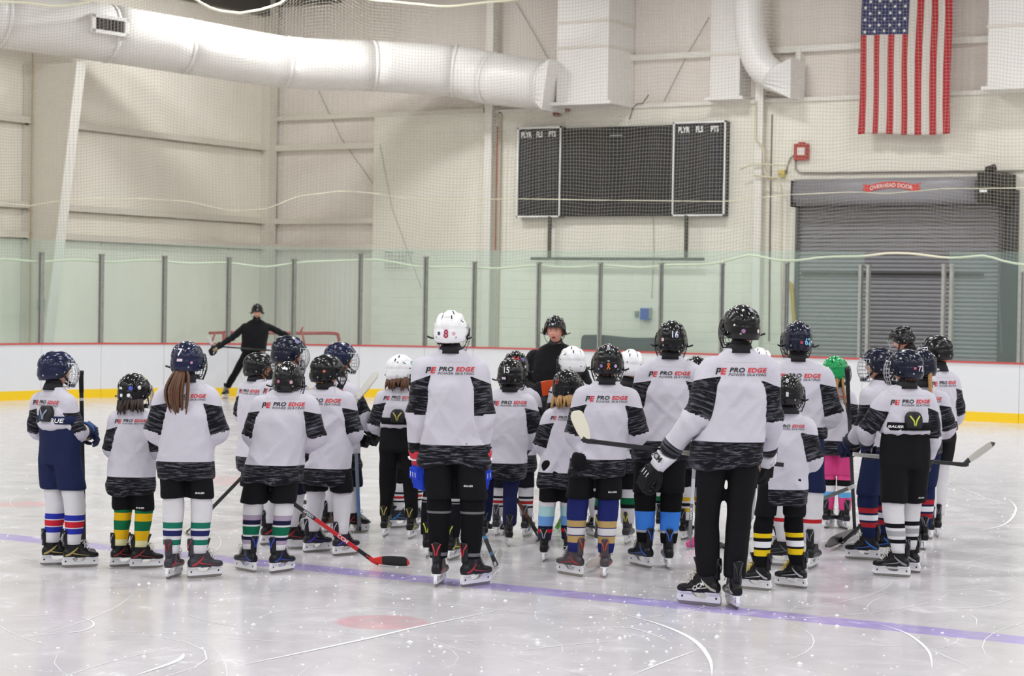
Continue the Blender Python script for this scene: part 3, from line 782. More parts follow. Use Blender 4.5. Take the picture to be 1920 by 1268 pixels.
# small wall things behind the glass
q = W(1213, 589, 0.14); r = thing('blue_wall_box', 'small bright blue box mounted on the wall behind the glass', 'wall box', (q[0], YW - 0.14, q[2]))
part('case', MB().box2((-0.09, -0.14, -0.12), (0.09, 0, 0.12)), mat('box_blue', '#164bb0', 0.5), r); part('side_plate', MB().box2((0.09, -0.1, -0.10), (0.13, 0, 0.13)), mat('box_grey', '#9a9f9c', 0.5), r)
q = W(1195, 589, 0.14); o = part('wall_switch', MB().box2((q[0] - 0.04, YW - 0.19, q[2] - 0.06), (q[0] + 0.04, YW - 0.14, q[2] + 0.06)).box2((q[0] - 0.015, YW - 0.2, q[2] - 0.03), (q[0] + 0.015, YW - 0.185, q[2] + 0.03)), mat('switch_grey', '#8e948f', 0.5)); tag(o, 'small grey switch box left of the blue wall box', 'switch')
q = W(1900, 540, 0.14); o = part('wall_fitting', MB().tube([(q[0], YW - 0.14, q[2]), (q[0], YW - 0.22, q[2]), (q[0], YW - 0.23, q[2])], [0.07, 0.07, 0.04], 12), MATS['box_blue']); tag(o, 'small round blue fitting at the right edge of the wall', 'fitting')
q = W(1888, 620, 0.14); o = part('power_outlet', MB().box2((q[0] - 0.05, YW - 0.22, q[2] - 0.1), (q[0] + 0.05, YW - 0.14, q[2] + 0.1)).box2((q[0] - 0.02, YW - 0.235, q[2] - 0.04), (q[0] + 0.02, YW - 0.215, q[2] + 0.04)), mat('outlet_grey', '#8b908c', 0.5)); tag(o, 'grey power outlet right of the overhead door', 'outlet')
conduit('grey conduit right of the overhead door', [(1890, 480), (1889, 550), (1880, 570), (1879, 600)], 0.016, M_GREYP)
conduit('yellow hose hanging left of the overhead door', [(1478, 530), (1483, 534), (1486, 550), (1487, 580), (1489, 600), (1489, 650)], 0.04, mat('hose_yellow', '#c3a13a', 0.6), 0.25, 'hose', 'yellow_hose')
# wire basket
q0, q1 = W(722, 503, 0.4), W(762, 473, 0.4); r = thing('wire_basket', 'grey wire grid hanging on the end wall behind the glass', 'wire basket')
for k in range(7):
    xx = q0[0] + (q1[0] - q0[0]) * k / 6; part('wire', MB().tube([(xx, YW - 0.4, q0[2]), (xx, YW - 0.4, q1[2])], 0.006, 4), M_GREYP, r)
for k in range(5):
    zz = q0[2] + (q1[2] - q0[2]) * k / 4; part('wire', MB().tube([(q0[0], YW - 0.4, zz), (q1[0], YW - 0.4, zz)], 0.006, 4), M_GREYP, r)
for xx in (q0[0], q1[0]): part('bracket', MB().box2((xx - 0.01, YW - 0.41, q1[2] - 0.01), (xx + 0.01, YW - 0.13, q1[2] + 0.01)), M_GREYP, r)
# dark crash mat
q0 = W(1090, 628, 1.1); q1 = W(1228, 634, 1.1)
r = thing('padded_mat', 'long dark grey padded mat standing behind the glass', 'mat')
rings = []
for t in np.linspace(0, 1, 9):
    xx = q0[0] + (q1[0] - q0[0]) * t; zt = q0[2] + (q1[2] - q0[2]) * t + 0.015 * math.sin(t * 7)
    rings.append([(xx, YW - 1.1, 0), (xx, YW - 1.16, zt * 0.5), (xx, YW - 1.1, zt - 0.07), (xx, YW - 1.0, zt), (xx, YW - 0.85, zt - 0.06), (xx, YW - 0.8, 0)])
part('pad', MB().loft(rings), mat('mat_charcoal', '#23292b', 0.55), r)
part('piping', MB().tube([rg[3] + np.array([0, -0.02, 0.0]) if False else (np.array(rg[3]) + [0, -0.07, -0.04]) for rg in rings], 0.015, 6), mat('mat_edge', '#2a3436', 0.5), r)
# spare goal frame behind the boards
def goal():
    r = thing('spare_goal_frame', 'red goal frame stored behind the boards and glass', 'goal frame')
    mr = mat('goal_red', '#bf3b3a', 0.45)
    sA, sB = s_of_px(640), s_of_px(388)
    dA = depth_of((*path_at(sA, 0.9), 1.2)); dB = depth_of((*path_at(sB, 0.7), 1.2))
    tr = at_depth(636, 627, dA); tl = at_depth(560, 619, (dA + dB) / 2); tl2 = at_depth(420, 622, dB)
    z = (tr[2] + tl2[2]) / 2
    for p in (tr, tl, tl2): p[2] = z
    c = tr + unit(tl2 - tr) * 0.0
    corner, _ = resample([[*tr[:2], 0.0], [*tr[:2], z - 0.25], [*(tr + unit(tl - tr) * 0.02)[:2], z - 0.08], [*(tr + unit(tl - tr) * 0.12)[:2], z], [*tl[:2], z], [*tl2[:2], z]], [0] * 6, 30)
    part('front_bar', MB().tube(corner, 0.035, 8), mr, r, True)
    back = at_depth(388, 622, dB - 0.0); 
    part('post', MB().tube([(*tl2[:2], 0), (*tl2[:2], z)], 0.035, 8), mr, r, True)
    e1 = at_depth(392, 622, dB + 0.1); e1[2] = z - 0.02
    part('top_bar', MB().tube([tl2, e1], 0.03, 8), mr, r, True)
    part('brace', MB().tube([at_depth(404, 623, dB), at_depth(394, 650, dB), ], 0.022, 6), mr, r, True)
    b0 = at_depth(566, 621, (dA + dB) / 2); b1 = at_depth(574, 660, (dA + dB) / 2)
    part('brace', MB().tube([b0, b1], 0.022, 6), mr, r, True)
    part('brace', MB().tube([at_depth(564, 622, (dA + dB) / 2), at_depth(568, 613, (dA + dB) / 2)], 0.02, 6), mr, r, True)
    lo = at_depth(500, 642, (dA + dB) / 2)
    part('lower_bar', MB().tube([(tr[0], tr[1], 0.05), ((tl[0]), tl[1], 0.05), (tl2[0], tl2[1], 0.05)], 0.03, 6), mr, r, True)
goal()
# ================================================================== HOCKEY GEAR TEMPLATES
def bvh_of(me):
    return BVHTree.FromPolygons([v.co.copy() for v in me.vertices], [tuple(p.vertices) for p in me.polygons])

HEL_C = np.array([0, -0.004, 0.0])
def helmet_shell():
    NP, NE = 72, 26; rings = []
    ph = np.linspace(0, 2 * math.pi, NP, endpoint=False)
    def e0(p):
        a = abs((p + math.pi) % (2 * math.pi) - math.pi) * 180 / math.pi
        return math.radians(np.interp(a, [0, 35, 58, 78, 100, 130, 180], [17, 15, 2, -28, -36, -40, -42]))
    for k in range(NE + 1):
        t = k / NE; ring = []
        for p in ph:
            e = e0(p) + (math.pi / 2 - e0(p)) * (t ** 0.9) * 0.9999
            ce = math.cos(e) ** 0.86 if e >= 0 else math.cos(e) ** 0.35
            x = 0.112 * math.sin(p) * ce; y = 0.143 * math.cos(p) * ce - 0.004; z = 0.127 * math.sin(e)
            if e < 0: z *= 1.06
            up = min(1.0, max(0.0, (math.sin(e) + 0.05) / 0.5)); ax = abs(x); d = 0.0
            d += 0.0065 * math.exp(-(ax / 0.030) ** 4) * up
            d -= 0.0045 * math.exp(-((ax - 0.047) / 0.009) ** 2) * up
            d += 0.0045 * math.exp(-((ax - 0.070) / 0.014) ** 2) * up
            d -= 0.004 * math.exp(-((ax - 0.092) / 0.007) ** 2) * min(1, max(0, up * 1.3 - 0.1)) * (1 if y < 0.08 else 0.4)
            if y < -0.02:
                d += 0.005 * math.exp(-((e - math.radians(-22)) / 0.16) ** 2) - 0.005 * math.exp(-((e - math.radians(4)) / 0.07) ** 2)
            if y > 0.03: d += 0.006 * math.exp(-((t - 0.05) / 0.08) ** 2)
            s = 1 + d / 0.125
            ring.append((x * s, y * s, z * s))
        rings.append(ring)
    low = [tuple(np.array(p) * [0.93, 0.93, 1] + [0, 0, 0.004]) for p in rings[0]]
    low2 = [tuple(np.array(p) * [0.6, 0.6, 0.3] + [0, 0, 0.03]) for p in rings[0]]
    mb = MB().loft([low2, low] + rings, caps=True)
    me = mb.mesh('helmet'); recalc(me); me.polygons.foreach_set('use_smooth', [True] * len(me.polygons)); return me
HEL_ME = helmet_shell(); HEL_BVH = bvh_of(HEL_ME)
def shell_hit(d):
    d = Vector(d).normalized(); o = Vector(HEL_C) + d * 0.5
    h = HEL_BVH.ray_cast(o, -d); return (h[0], h[1]) if h[0] is not None else (Vector(HEL_C) + d * 0.13, d)
def decal_helmet(V, F, phi, elev, lift=0.0016, mb=None, mi=0, roll=0.0):
    """V: flat (u,v) in metres; phi: azimuth seen from above, 0 front, 90 = wearer's right, 180 back"""
    p, e = math.radians(phi), math.radians(elev)
    d = Vector((math.sin(p) * math.cos(e), math.cos(p) * math.cos(e), math.sin(e)))
    c, n = shell_hit(d); up = Vector((0, 0, 1)); u = up.cross(d).normalized(); v = d.cross(u).normalized()
    if roll: R = Matrix.Rotation(math.radians(roll), 3, d); u = R @ u; v = R @ v
    P = []
    for q in V:
        w = c + u * q[0] + v * q[1] - Vector(HEL_C); h, nn = shell_hit(w); P.append(tuple(h + nn * lift if nn.dot(w) > 0 else h - nn * lift))
    (mb or MB()).add(P, F, mi)
    return mb
def grid_patch(w, h, nx=4, ny=4):
    V = [(w * (i / nx - 0.5), h * (j / ny - 0.5), 0) for i in range(nx + 1) for j in range(ny + 1)]
    F = [(i * (ny + 1) + j, (i + 1) * (ny + 1) + j, (i + 1) * (ny + 1) + j + 1, i * (ny + 1) + j + 1) for i in range(nx) for j in range(ny)]
    return V, F
def disc_patch(r, n=14):
    V = [(0, 0, 0)] + [(r * math.cos(a), r * math.sin(a), 0) for a in np.linspace(0, 2 * math.pi, n, endpoint=False)]
    return V, [(0, 1 + i, 1 + (i + 1) % n) for i in range(n)]
def ribbon_patch(r):
    V = []; F = []
    for (x0, y0, x1, y1) in ((-0.5, -1.1, 0.34, 0.45), (0.5, -1.1, -0.34, 0.45), (-0.34, 0.45, 0.0, 1.0), (0.34, 0.45, 0.0, 1.0)):
        d = unit((x1 - x0, y1 - y0, 0)); n = np.array([-d[1], d[0], 0]) * 0.16; a = np.array([x0, y0, 0]); b = np.array([x1, y1, 0]); k = len(V)
        V += [tuple((q) * r) for q in (a - n, a + n, b + n, b - n)]; F.append((k, k + 1, k + 2, k + 3))
    return V, F
def vents_mesh():
    mb = MB()
    for s in (-1, 1):
        for (ph, el, w, h, ro) in ((s * 18, 62, 0.010, 0.045, 0), (s * 150, 62, 0.009, 0.040, 0), (s * 163, 38, 0.008, 0.030, 0), (s * 62, 34, 0.034, 0.009, s * 20), (s * 118, 30, 0.030, 0.008, -s * 25), (s * 90, 8, 0.022, 0.008, 0), (s * 30, 40, 0.024, 0.009, s * 10)):
            decal_helmet(*grid_patch(w, h), ph, el, 0.0012, mb, roll=ro)
    return mb.mesh('vents', [mat('vent_dark', '#0a0a0b', 0.8)])
VENT_ME = vents_mesh()
def trim_mesh():
    mb = MB()
    for s in (-1, 1):      # screws and clips
        for ph, el in ((s * 72, -12), (s * 104, -20), (s * 150, -20)):
            decal_helmet(*disc_patch(0.006, 8), ph, el, 0.004, mb)
    decal_helmet(*grid_patch(0.034, 0.006), 0, 30, 0.002, mb)
    return mb.mesh('helmet_trim', [mat('trim_silver', '#b9b9bd', 0.35, metal=0.7)])
TRIM_ME = trim_mesh()
def cage_mesh():
    mb = MB(); H0, H1 = 0.038, -0.142
    def pt(a, t):
        z = H0 + (H1 - H0) * t; bul = 0.9 + 0.28 * math.sin(math.pi * min(1, t * 0.95 + 0.1)) - 0.28 * max(0, t - 0.72)
        return (0.112 * math.sin(a) * (0.95 + 0.12 * math.sin(math.pi * t) - 0.25 * max(0, t - 0.6)), 0.050 + 0.105 * math.cos(a) * bul, z)
    A = np.radians(np.linspace(-84, 84, 13)); T = np.linspace(0, 1, 9)
    for a in A: mb.tube([pt(a, t) for t in T], 0.0021, 4)
    for t in np.linspace(0, 1, 7): mb.tube([pt(a, t) for a in np.radians(np.linspace(-84, 84, 17))], 0.0021 if 0 < t < 1 else 0.0036, 4)
    for s in (-1, 1): mb.tube([pt(math.radians(84 * s), t) for t in T], 0.0036, 5)
    return mb.mesh('cage', [])
CAGE_ME = cage_mesh()
def shield_mesh(full=False):
    mb = MB(); rings = []
    for t in np.linspace(0, 1, 5):
        z = 0.04 - 0.085 * t; ring = []
        A = np.radians(np.linspace(-80, 80, 15))
        out = [(0.116 * math.sin(a), 0.045 + 0.118 * math.cos(a), z) for a in A]
        rings.append(out)
    V = np.concatenate([np.array(r) for r in rings]); n = 15
    F = [(k * n + i, k * n + i + 1, (k + 1) * n + i + 1, (k + 1) * n + i) for k in range(4) for i in range(n - 1)]
    return MB().add(V, F).mesh('visor', [], True)
VISOR_ME = shield_mesh()
def strap_mesh():
    mb = MB()
    for s in (-1, 1):
        mb.tube([(s * 0.112, 0.022, -0.03), (s * 0.104, 0.045, -0.075), (s * 0.07, 0.095, -0.118), (s * 0.02, 0.118, -0.138)], [(0.009, 0.003)] * 4, 6, up=(s, 0, 0))
        mb.tube([(s * 0.113, 0.0, -0.035), (s * 0.118, -0.005, -0.062), (s * 0.128, -0.02, -0.058), (s * 0.155, -0.035, -0.048)], [(0.008, 0.0025)] * 4, 6, up=(0, 1, 0))
        mb.tube([(s * 0.113, 0.075, 0.012), (s * 0.117, 0.05, -0.012), (s * 0.115, 0.035, -0.04)], [(0.010, 0.005)] * 3, 6, up=(s, 0, 0))
    mb.tube([(-0.03, 0.125, -0.125), (0, 0.135, -0.13), (0.03, 0.125, -0.125)], [(0.014, 0.018)] * 3, 8)
    return mb.mesh('chin_strap', [mat('strap_black', '#141416', 0.6)], True)
STRAP_ME = strap_mesh()
def head_shape():
    bm = bmesh.new(); bmesh.ops.create_icosphere(bm, subdivisions=5, radius=1.0)
    V = np.array([v.co[:] for v in bm.verts]); F = [tuple(v.index for v in f.verts) for f in bm.faces]; bm.free()
    x, y, z = V.T.copy(); g = lambda a, s: np.exp(-(a / s) ** 2)
    fr = np.clip(y, 0, 1)
    X = 0.078 * x; Y = 0.097 * y; Z = 0.121 * z
    low = np.clip(-z, 0, 1)
    X *= 1 - 0.28 * low ** 1.6
    Y = np.where(y < 0, Y * (1 - 0.35 * low ** 1.2), Y * (1 - 0.06 * low))
    Y += fr * 0.012 * g(z + 0.80, 0.18) * g(x, 0.35)                     # chin
    nose = np.clip((0.16 - z) / 0.40, 0, 1) * (z > -0.26) * g(np.maximum(0, -0.16 - z), 0.06)
    Y += fr * 0.026 * nose * g(x, 0.13 + 0.05 * nose)
    X += np.sign(x) * 0
    Y -= fr * 0.011 * (g(x - 0.36, 0.17) + g(x + 0.36, 0.17)) * g(z - 0.07, 0.13)
    Y += fr * 0.006 * g(z - 0.24, 0.09) * g(x, 0.6)
    Y += fr * 0.006 * (g(x - 0.5, 0.2) + g(x + 0.5, 0.2)) * g(z + 0.15, 0.18)
    Y += fr * 0.007 * g(z + 0.45, 0.05) * g(x, 0.26) + fr * 0.007 * g(z + 0.57, 0.05) * g(x, 0.22) - fr * 0.004 * g(z + 0.51, 0.025) * g(x, 0.25)
    ear = g(np.abs(x) - 1, 0.25) * g(y + 0.02, 0.16) * g(z + 0.05, 0.24); X += np.sign(x) * 0.017 * ear; Y -= 0.010 * ear
    return np.stack([X, Y, Z - 0.014], 1), F
HEAD_V, HEAD_F = head_shape()

# ---- skate
def skate_parts():
    mb = MB()
    R = lambda y, c, a, b: [(a * np.sign(math.cos(t)) * abs(math.cos(t)) ** 0.8, y, c + b * np.sign(math.sin(t)) * abs(math.sin(t)) ** 0.8) for t in np.linspace(0, 2 * math.pi, 20, endpoint=False)]
    mb.loft([R(*q) for q in ((-0.094, 0.112, 0.016, 0.018), (-0.088, 0.112, 0.030, 0.032), (-0.06, 0.116, 0.038, 0.040), (0.0, 0.117, 0.038, 0.041), (0.06, 0.110, 0.038, 0.034), (0.11, 0.104, 0.042, 0.030), (0.15, 0.101, 0.040, 0.027), (0.178, 0.099, 0.031, 0.023), (0.192, 0.097, 0.015, 0.013))])
    RZ = lambda z, c, a, b: [(a * math.cos(t), c + b * math.sin(t), z) for t in np.linspace(0, 2 * math.pi, 20, endpoint=False)]
    mb.loft([RZ(*q) for q in ((0.10, -0.025, 0.034, 0.050), (0.14, -0.026, 0.036, 0.056), (0.18, -0.018, 0.041, 0.062), (0.215, -0.010, 0.046, 0.064), (0.238, -0.006, 0.047, 0.062))])
    mb.tube([(0, 0.10, 0.112), (0, 0.065, 0.145), (0, 0.035, 0.195)], [(0.032, 0.026), (0.033, 0.030), (0.036, 0.030)], 14, up=(0, 1, 0))
    boot = remeshed(mb, 0.0065, 3, 'skate')
    tg = MB(); rings = []
    for z, y, w, th in ((0.165, -0.084, 0.030, 0.010), (0.20, -0.082, 0.034, 0.010), (0.235, -0.084, 0.033, 0.009), (0.265, -0.090, 0.036, 0.008), (0.290, -0.094, 0.033, 0.007), (0.300, -0.095, 0.022, 0.005)):
        rings.append([(w * math.sin(a), y + 0.045 * (1 - math.cos(a)) - (th if k else 0), z) for k in (0, 1) for a in ((np.linspace(-1, 1, 7)) if not k else np.linspace(1, -1, 7))])
    tg.loft(rings); tgm = recalc(tg.mesh('tendon_guard', [], True))
    tx = MB()
    for s in (-1, 1):
        pl = [(-0.026, 0.292), (-0.012, 0.292), (0.003, 0.262), (0.018, 0.292), (0.028, 0.292), (0.010, 0.248), (0.010, 0.205), (-0.004, 0.205), (-0.004, 0.246)]
    rows = [[(s * 0.004, 0.21), (s * 0.012, 0.25), (s * 0.030, 0.288)] for s in (-1, 1)]
    for rw in rows:
        P = [(x, -0.096 - (z - 0.2) * 0.10 + 0.04 * (x / 0.035) ** 2 * 0.6, z) for x, z in rw]; tx.tube(P, [(0.0045, 0.003)] * 3, 6, up=(0, 1, 0))
    txm = tx.mesh('guard_accent', [], True)
    tongue = MB(); rings = []
    for z, y, w in ((0.17, 0.040, 0.030), (0.22, 0.060, 0.034), (0.255, 0.070, 0.038), (0.285, 0.082, 0.036), (0.295, 0.088, 0.024)):
        rings.append([(w * math.sin(a), y - 0.03 * (1 - math.cos(a)) - (0.010 if k else 0), z) for k in (0, 1) for a in (np.linspace(-1.1, 1.1, 7) if not k else np.linspace(1.1, -1.1, 7))])
    tongue.loft(rings); tom = recalc(tongue.mesh('tongue', [], True))
    ho = MB(); pl = [(-0.100, 0.022), (0.178, 0.022), (0.196, 0.042), (0.182, 0.080), (0.095, 0.078), (0.066, 0.050), (0.035, 0.043), (-0.004, 0.045), (-0.022, 0.076), (-0.092, 0.082), (-0.104, 0.045)]
    ho.prism(pl, (0, 0, 0), (0, 1, 0), (0, 0, 1), (1, 0, 0), -0.011, 0.011)
    ho.loft([[(-0.028, -0.09, 0.076), (0.028, -0.09, 0.076), (0.028, -0.01, 0.076), (-0.028, -0.01, 0.076)], [(-0.032, -0.092, 0.086), (0.032, -0.092, 0.086), (0.032, -0.005, 0.086), (-0.032, -0.005, 0.086)]])
    ho.loft([[(-0.028, 0.085, 0.072), (0.028, 0.085, 0.072), (0.022, 0.182, 0.074), (-0.022, 0.182, 0.074)], [(-0.036, 0.08, 0.084), (0.036, 0.08, 0.084), (0.024, 0.186, 0.084), (-0.024, 0.186, 0.084)]])
    hom = recalc(ho.mesh('blade_holder', [mat('holder_white', '#e9e9ec', 0.4)]))
    bl = MB(); bl.prism([(-0.100, 0.006), (-0.106, 0.024), (0.184, 0.024), (0.192, 0.018), (0.178, 0.004), (0.12, 0.0), (-0.07, 0.0)], (0, 0, 0), (0, 1, 0), (0, 0, 1), (1, 0, 0), -0.0026, 0.0026)
    blm = recalc(bl.mesh('steel_blade', [mat('blade_steel', '#9a9692', 0.25, metal=0.9)]))
    bd = MB()
    for yy in (-0.075, 0.155): bd.box((0, yy, 0.050), (0.024, 0.012, 0.012))
    bdm = bd.mesh('holder_bolts', [M_BLACK])
    la = MB(); bvb = bvh_of(boot)
    def lp(t, s):
        y = 0.118 - 0.075 * t; z = 0.130 + 0.085 * t; return Vector((s * (0.016 + 0.008 * t), y, z))
    for k in range(7):
        a_, b_ = lp(k / 6, -1), lp(min(1, (k + 0.6) / 6), 1)
        mid = (a_ + b_) / 2 + Vector((0, 0.016, 0.014)); la.tube([a_ + Vector((-0.006, -0.004, -0.002)), a_ + Vector((0, 0.010, 0.010)), mid, b_ + Vector((0, 0.010, 0.010)), b_ + Vector((0.006, -0.004, -0.002))], 0.0034, 5)
    for s in (-1, 1): la.tube([(s * 0.006, 0.07, 0.218), (s * 0.030, 0.095, 0.215), (s * 0.036, 0.10, 0.19), (s * 0.018, 0.092, 0.185)], 0.003, 5); la.tube([(s * 0.006, 0.07, 0.218), (s * 0.034, 0.075, 0.19), (s * 0.046, 0.07, 0.16)], 0.003, 5)
    lam = la.mesh('laces', [], True)
    # side flash
    def side(poly_strips):
        m_ = MB()
        for s in (-1, 1):
            for st in poly_strips:
                V = []; 
                for (y, z) in st:
                    h = bvb.ray_cast(Vector((s * 0.3, y, z)), Vector((-s, 0, 0))); V.append((h[0].x + s * 0.0018, y, z) if h[0] is not None else (s * 0.04, y, z))
                m_.add(V, [(i, i + 1, i + 3, i + 2) for i in range(0, len(st) - 2, 2)])
        return m_
    fl = side([[(-0.080, 0.105), (-0.080, 0.092), (-0.050, 0.118), (-0.050, 0.100), (-0.02, 0.137), (-0.02, 0.120), (0.012, 0.160), (0.012, 0.146), (0.02, 0.172), (0.022, 0.158)],
               [(-0.02, 0.120), (-0.02, 0.112), (0.02, 0.112), (0.02, 0.106), (0.07, 0.104), (0.07, 0.099), (0.11, 0.100), (0.11, 0.097)]]).mesh('side_flash', [])
    hc = side([[(-0.088, 0.115), (-0.088, 0.098), (-0.060, 0.128), (-0.060, 0.09), (-0.036, 0.110), (-0.036, 0.09)]]).mesh('heel_patch', [])
    return dict(boot=boot, tg=tgm, tx=txm, tongue=tom, holder=hom, blade=blm, bolts=bdm, laces=lam, flash=fl, heel=hc, bvh=bvb)
SK = skate_parts()
def boot_text(s):
    mb = MB()
    for sd in (-1, 1):
        V, F = text_centered(s, width=0.085, offset=0.02, shear=0.2); V = V.copy()
        an = 0.55; u, v = V[:, 0] * math.cos(an) - V[:, 1] * math.sin(an), V[:, 0] * math.sin(an) + V[:, 1] * math.cos(an)
        P = []
        for a_, b_ in zip(u, v):
            y = 0.030 - a_ if sd < 0 else 0.030 - a_
            yy = 0.035 - (a_ if sd < 0 else a_); zz = 0.122 + b_
            if sd > 0: yy = 0.035 - a_; 
            h = SK['bvh'].ray_cast(Vector((sd * 0.3, yy, zz)), Vector((-sd, 0, 0))); P.append((h[0].x + sd * 0.0022, yy, zz) if h[0] is not None else (sd * 0.04, yy, zz))
        mb.add(P, F)
    return mb

# ---- glove (fingers along +Y, back of hand +Z, thumb on -X)
def glove_parts():
    mb = MB()
    mb.tube([(0, -0.01, 0), (0, 0.03, 0.002), (0, 0.07, 0.004), (0, 0.105, 0.002)], [(0.044, 0.030), (0.050, 0.034), (0.053, 0.035), (0.050, 0.028)], 16, sq=0.8)
    for i, x in enumerate((-0.037, -0.0125, 0.0125, 0.037)):
        l = (0.98, 1.06, 1.0, 0.86)[i]
        mb.tube([(x, 0.09, 0.006), (x * 1.06, 0.09 + 0.045 * l, 0.004), (x * 1.05, 0.09 + 0.070 * l, -0.022), (x, 0.09 + 0.062 * l, -0.052), (x * 0.95, 0.09 + 0.035 * l, -0.068)], [0.0150, 0.0160, 0.0155, 0.0145, 0.011], 10)
        mb.box((x, 0.115, 0.020), (0.021, 0.030, 0.014)); mb.box((x, 0.152 * (0.9 + 0.1 * l), 0.012), (0.020, 0.022, 0.012))
    mb.tube([(-0.040, 0.020, -0.008), (-0.066, 0.055, -0.020), (-0.070, 0.090, -0.034), (-0.052, 0.118, -0.044)], [0.018, 0.0175, 0.016, 0.012], 10)
    mb.box((0, 0.045, 0.036), (0.082, 0.034, 0.018)); mb.box((0, 0.083, 0.036), (0.088, 0.030, 0.018))
    hand = remeshed(mb, 0.0055, 2, 'glove')
    cf = MB(); rings = []
    for y, a, b in ((0.012, 0.047, 0.036), (-0.02, 0.050, 0.040), (-0.055, 0.058, 0.048), (-0.085, 0.064, 0.053), (-0.088, 0.058, 0.047)):
        rings.append([(a * math.copysign(abs(math.cos(t)) ** 0.8, math.cos(t)), y + (0.012 * math.sin(t) if y < -0.03 else 0), b * math.copysign(abs(math.sin(t)) ** 0.8, math.sin(t))) for t in np.linspace(0, 2 * math.pi, 20, endpoint=False)])
    cf.loft(rings); cfm = recalc(cf.mesh('cuff', [], True))
    pm = MB(); pm.tube([(0, 0.0, -0.022), (0, 0.05, -0.026), (0, 0.10, -0.020)], [(0.036, 0.012), (0.042, 0.013), (0.040, 0.012)], 12); pmm = recalc(pm.mesh('palm', [], True))
    tr = MB()
    tr.tube([(0.052, -0.03, 0.030), (0.02, -0.024, 0.044), (-0.02, -0.024, 0.044), (-0.052, -0.03, 0.030)], [(0.005, 0.012)] * 4, 6, up=(0, 0, 1))
    for x in (-0.025, 0.0, 0.025): tr.box((x, 0.066, 0.0445), (0.004, 0.03, 0.004))
    trm = tr.mesh('glove_stripes', [], True)
    return dict(hand=hand, cuff=cfm, palm=pmm, trim=trm)
GL = glove_parts()

# ---- printed club mark for the jersey backs
def back_print_template():
    black, red, grey = 0, 1, 0
    mb = MB()
    # block mark: slanted P and E
    def sl(poly, mi): mb.add([(x + 0.25 * y, y, 0) for x, y in poly], [tuple(range(len(poly)))], mi)
    sl([(0, 0), (0.03, 0), (0.03, 0.10), (0.0, 0.10)], 0); sl([(0.0, 0.10), (0.085, 0.10), (0.085, 0.125), (0.0, 0.125)], 0)
    sl([(0.058, 0.055), (0.085, 0.055), (0.085, 0.10), (0.058, 0.10)], 0); sl([(0.03, 0.045), (0.085, 0.045), (0.085, 0.062), (0.03, 0.062)], 0)
    for y0 in (0.0, 0.05, 0.10): sl([(0.10, y0), (0.19, y0), (0.19, y0 + 0.025), (0.10, y0 + 0.025)], 1)
    sl([(0.10, 0), (0.13, 0), (0.13, 0.125), (0.10, 0.125)], 1)
    def put(s, x, y, w, h, mi, off):
        V, F = text_tris(s, shear=0.22, offset=off, spacing=1.06); V = V.copy(); mn, mx = V.min(0), V.max(0)
        V[:, 0] = x + (V[:, 0] - mn[0]) / (mx[0] - mn[0]) * w; V[:, 1] = y + (V[:, 1] - mn[1]) / (mx[1] - mn[1]) * h; mb.add(V, F, mi)
    put('PRO', 0.27, 0.045, 0.30, 0.092, 0, 0.028); put('EDGE', 0.62, 0.045, 0.38, 0.092, 1, 0.028)
    put('POWER SKATING', 0.25, -0.022, 0.74, 0.048, 0, 0.006)
    V = mb.V(); c = (V.min(0) + V.max(0)) / 2; V = (V - c) / (V[:, 0].max() - V[:, 0].min())
    return V, mb.f, mb.m
BP_V, BP_F, BP_M = back_print_template()
M_PK = mat('print_black', '#17171b', 0.7); M_PR = mat('print_red', '#d0202a', 0.7)

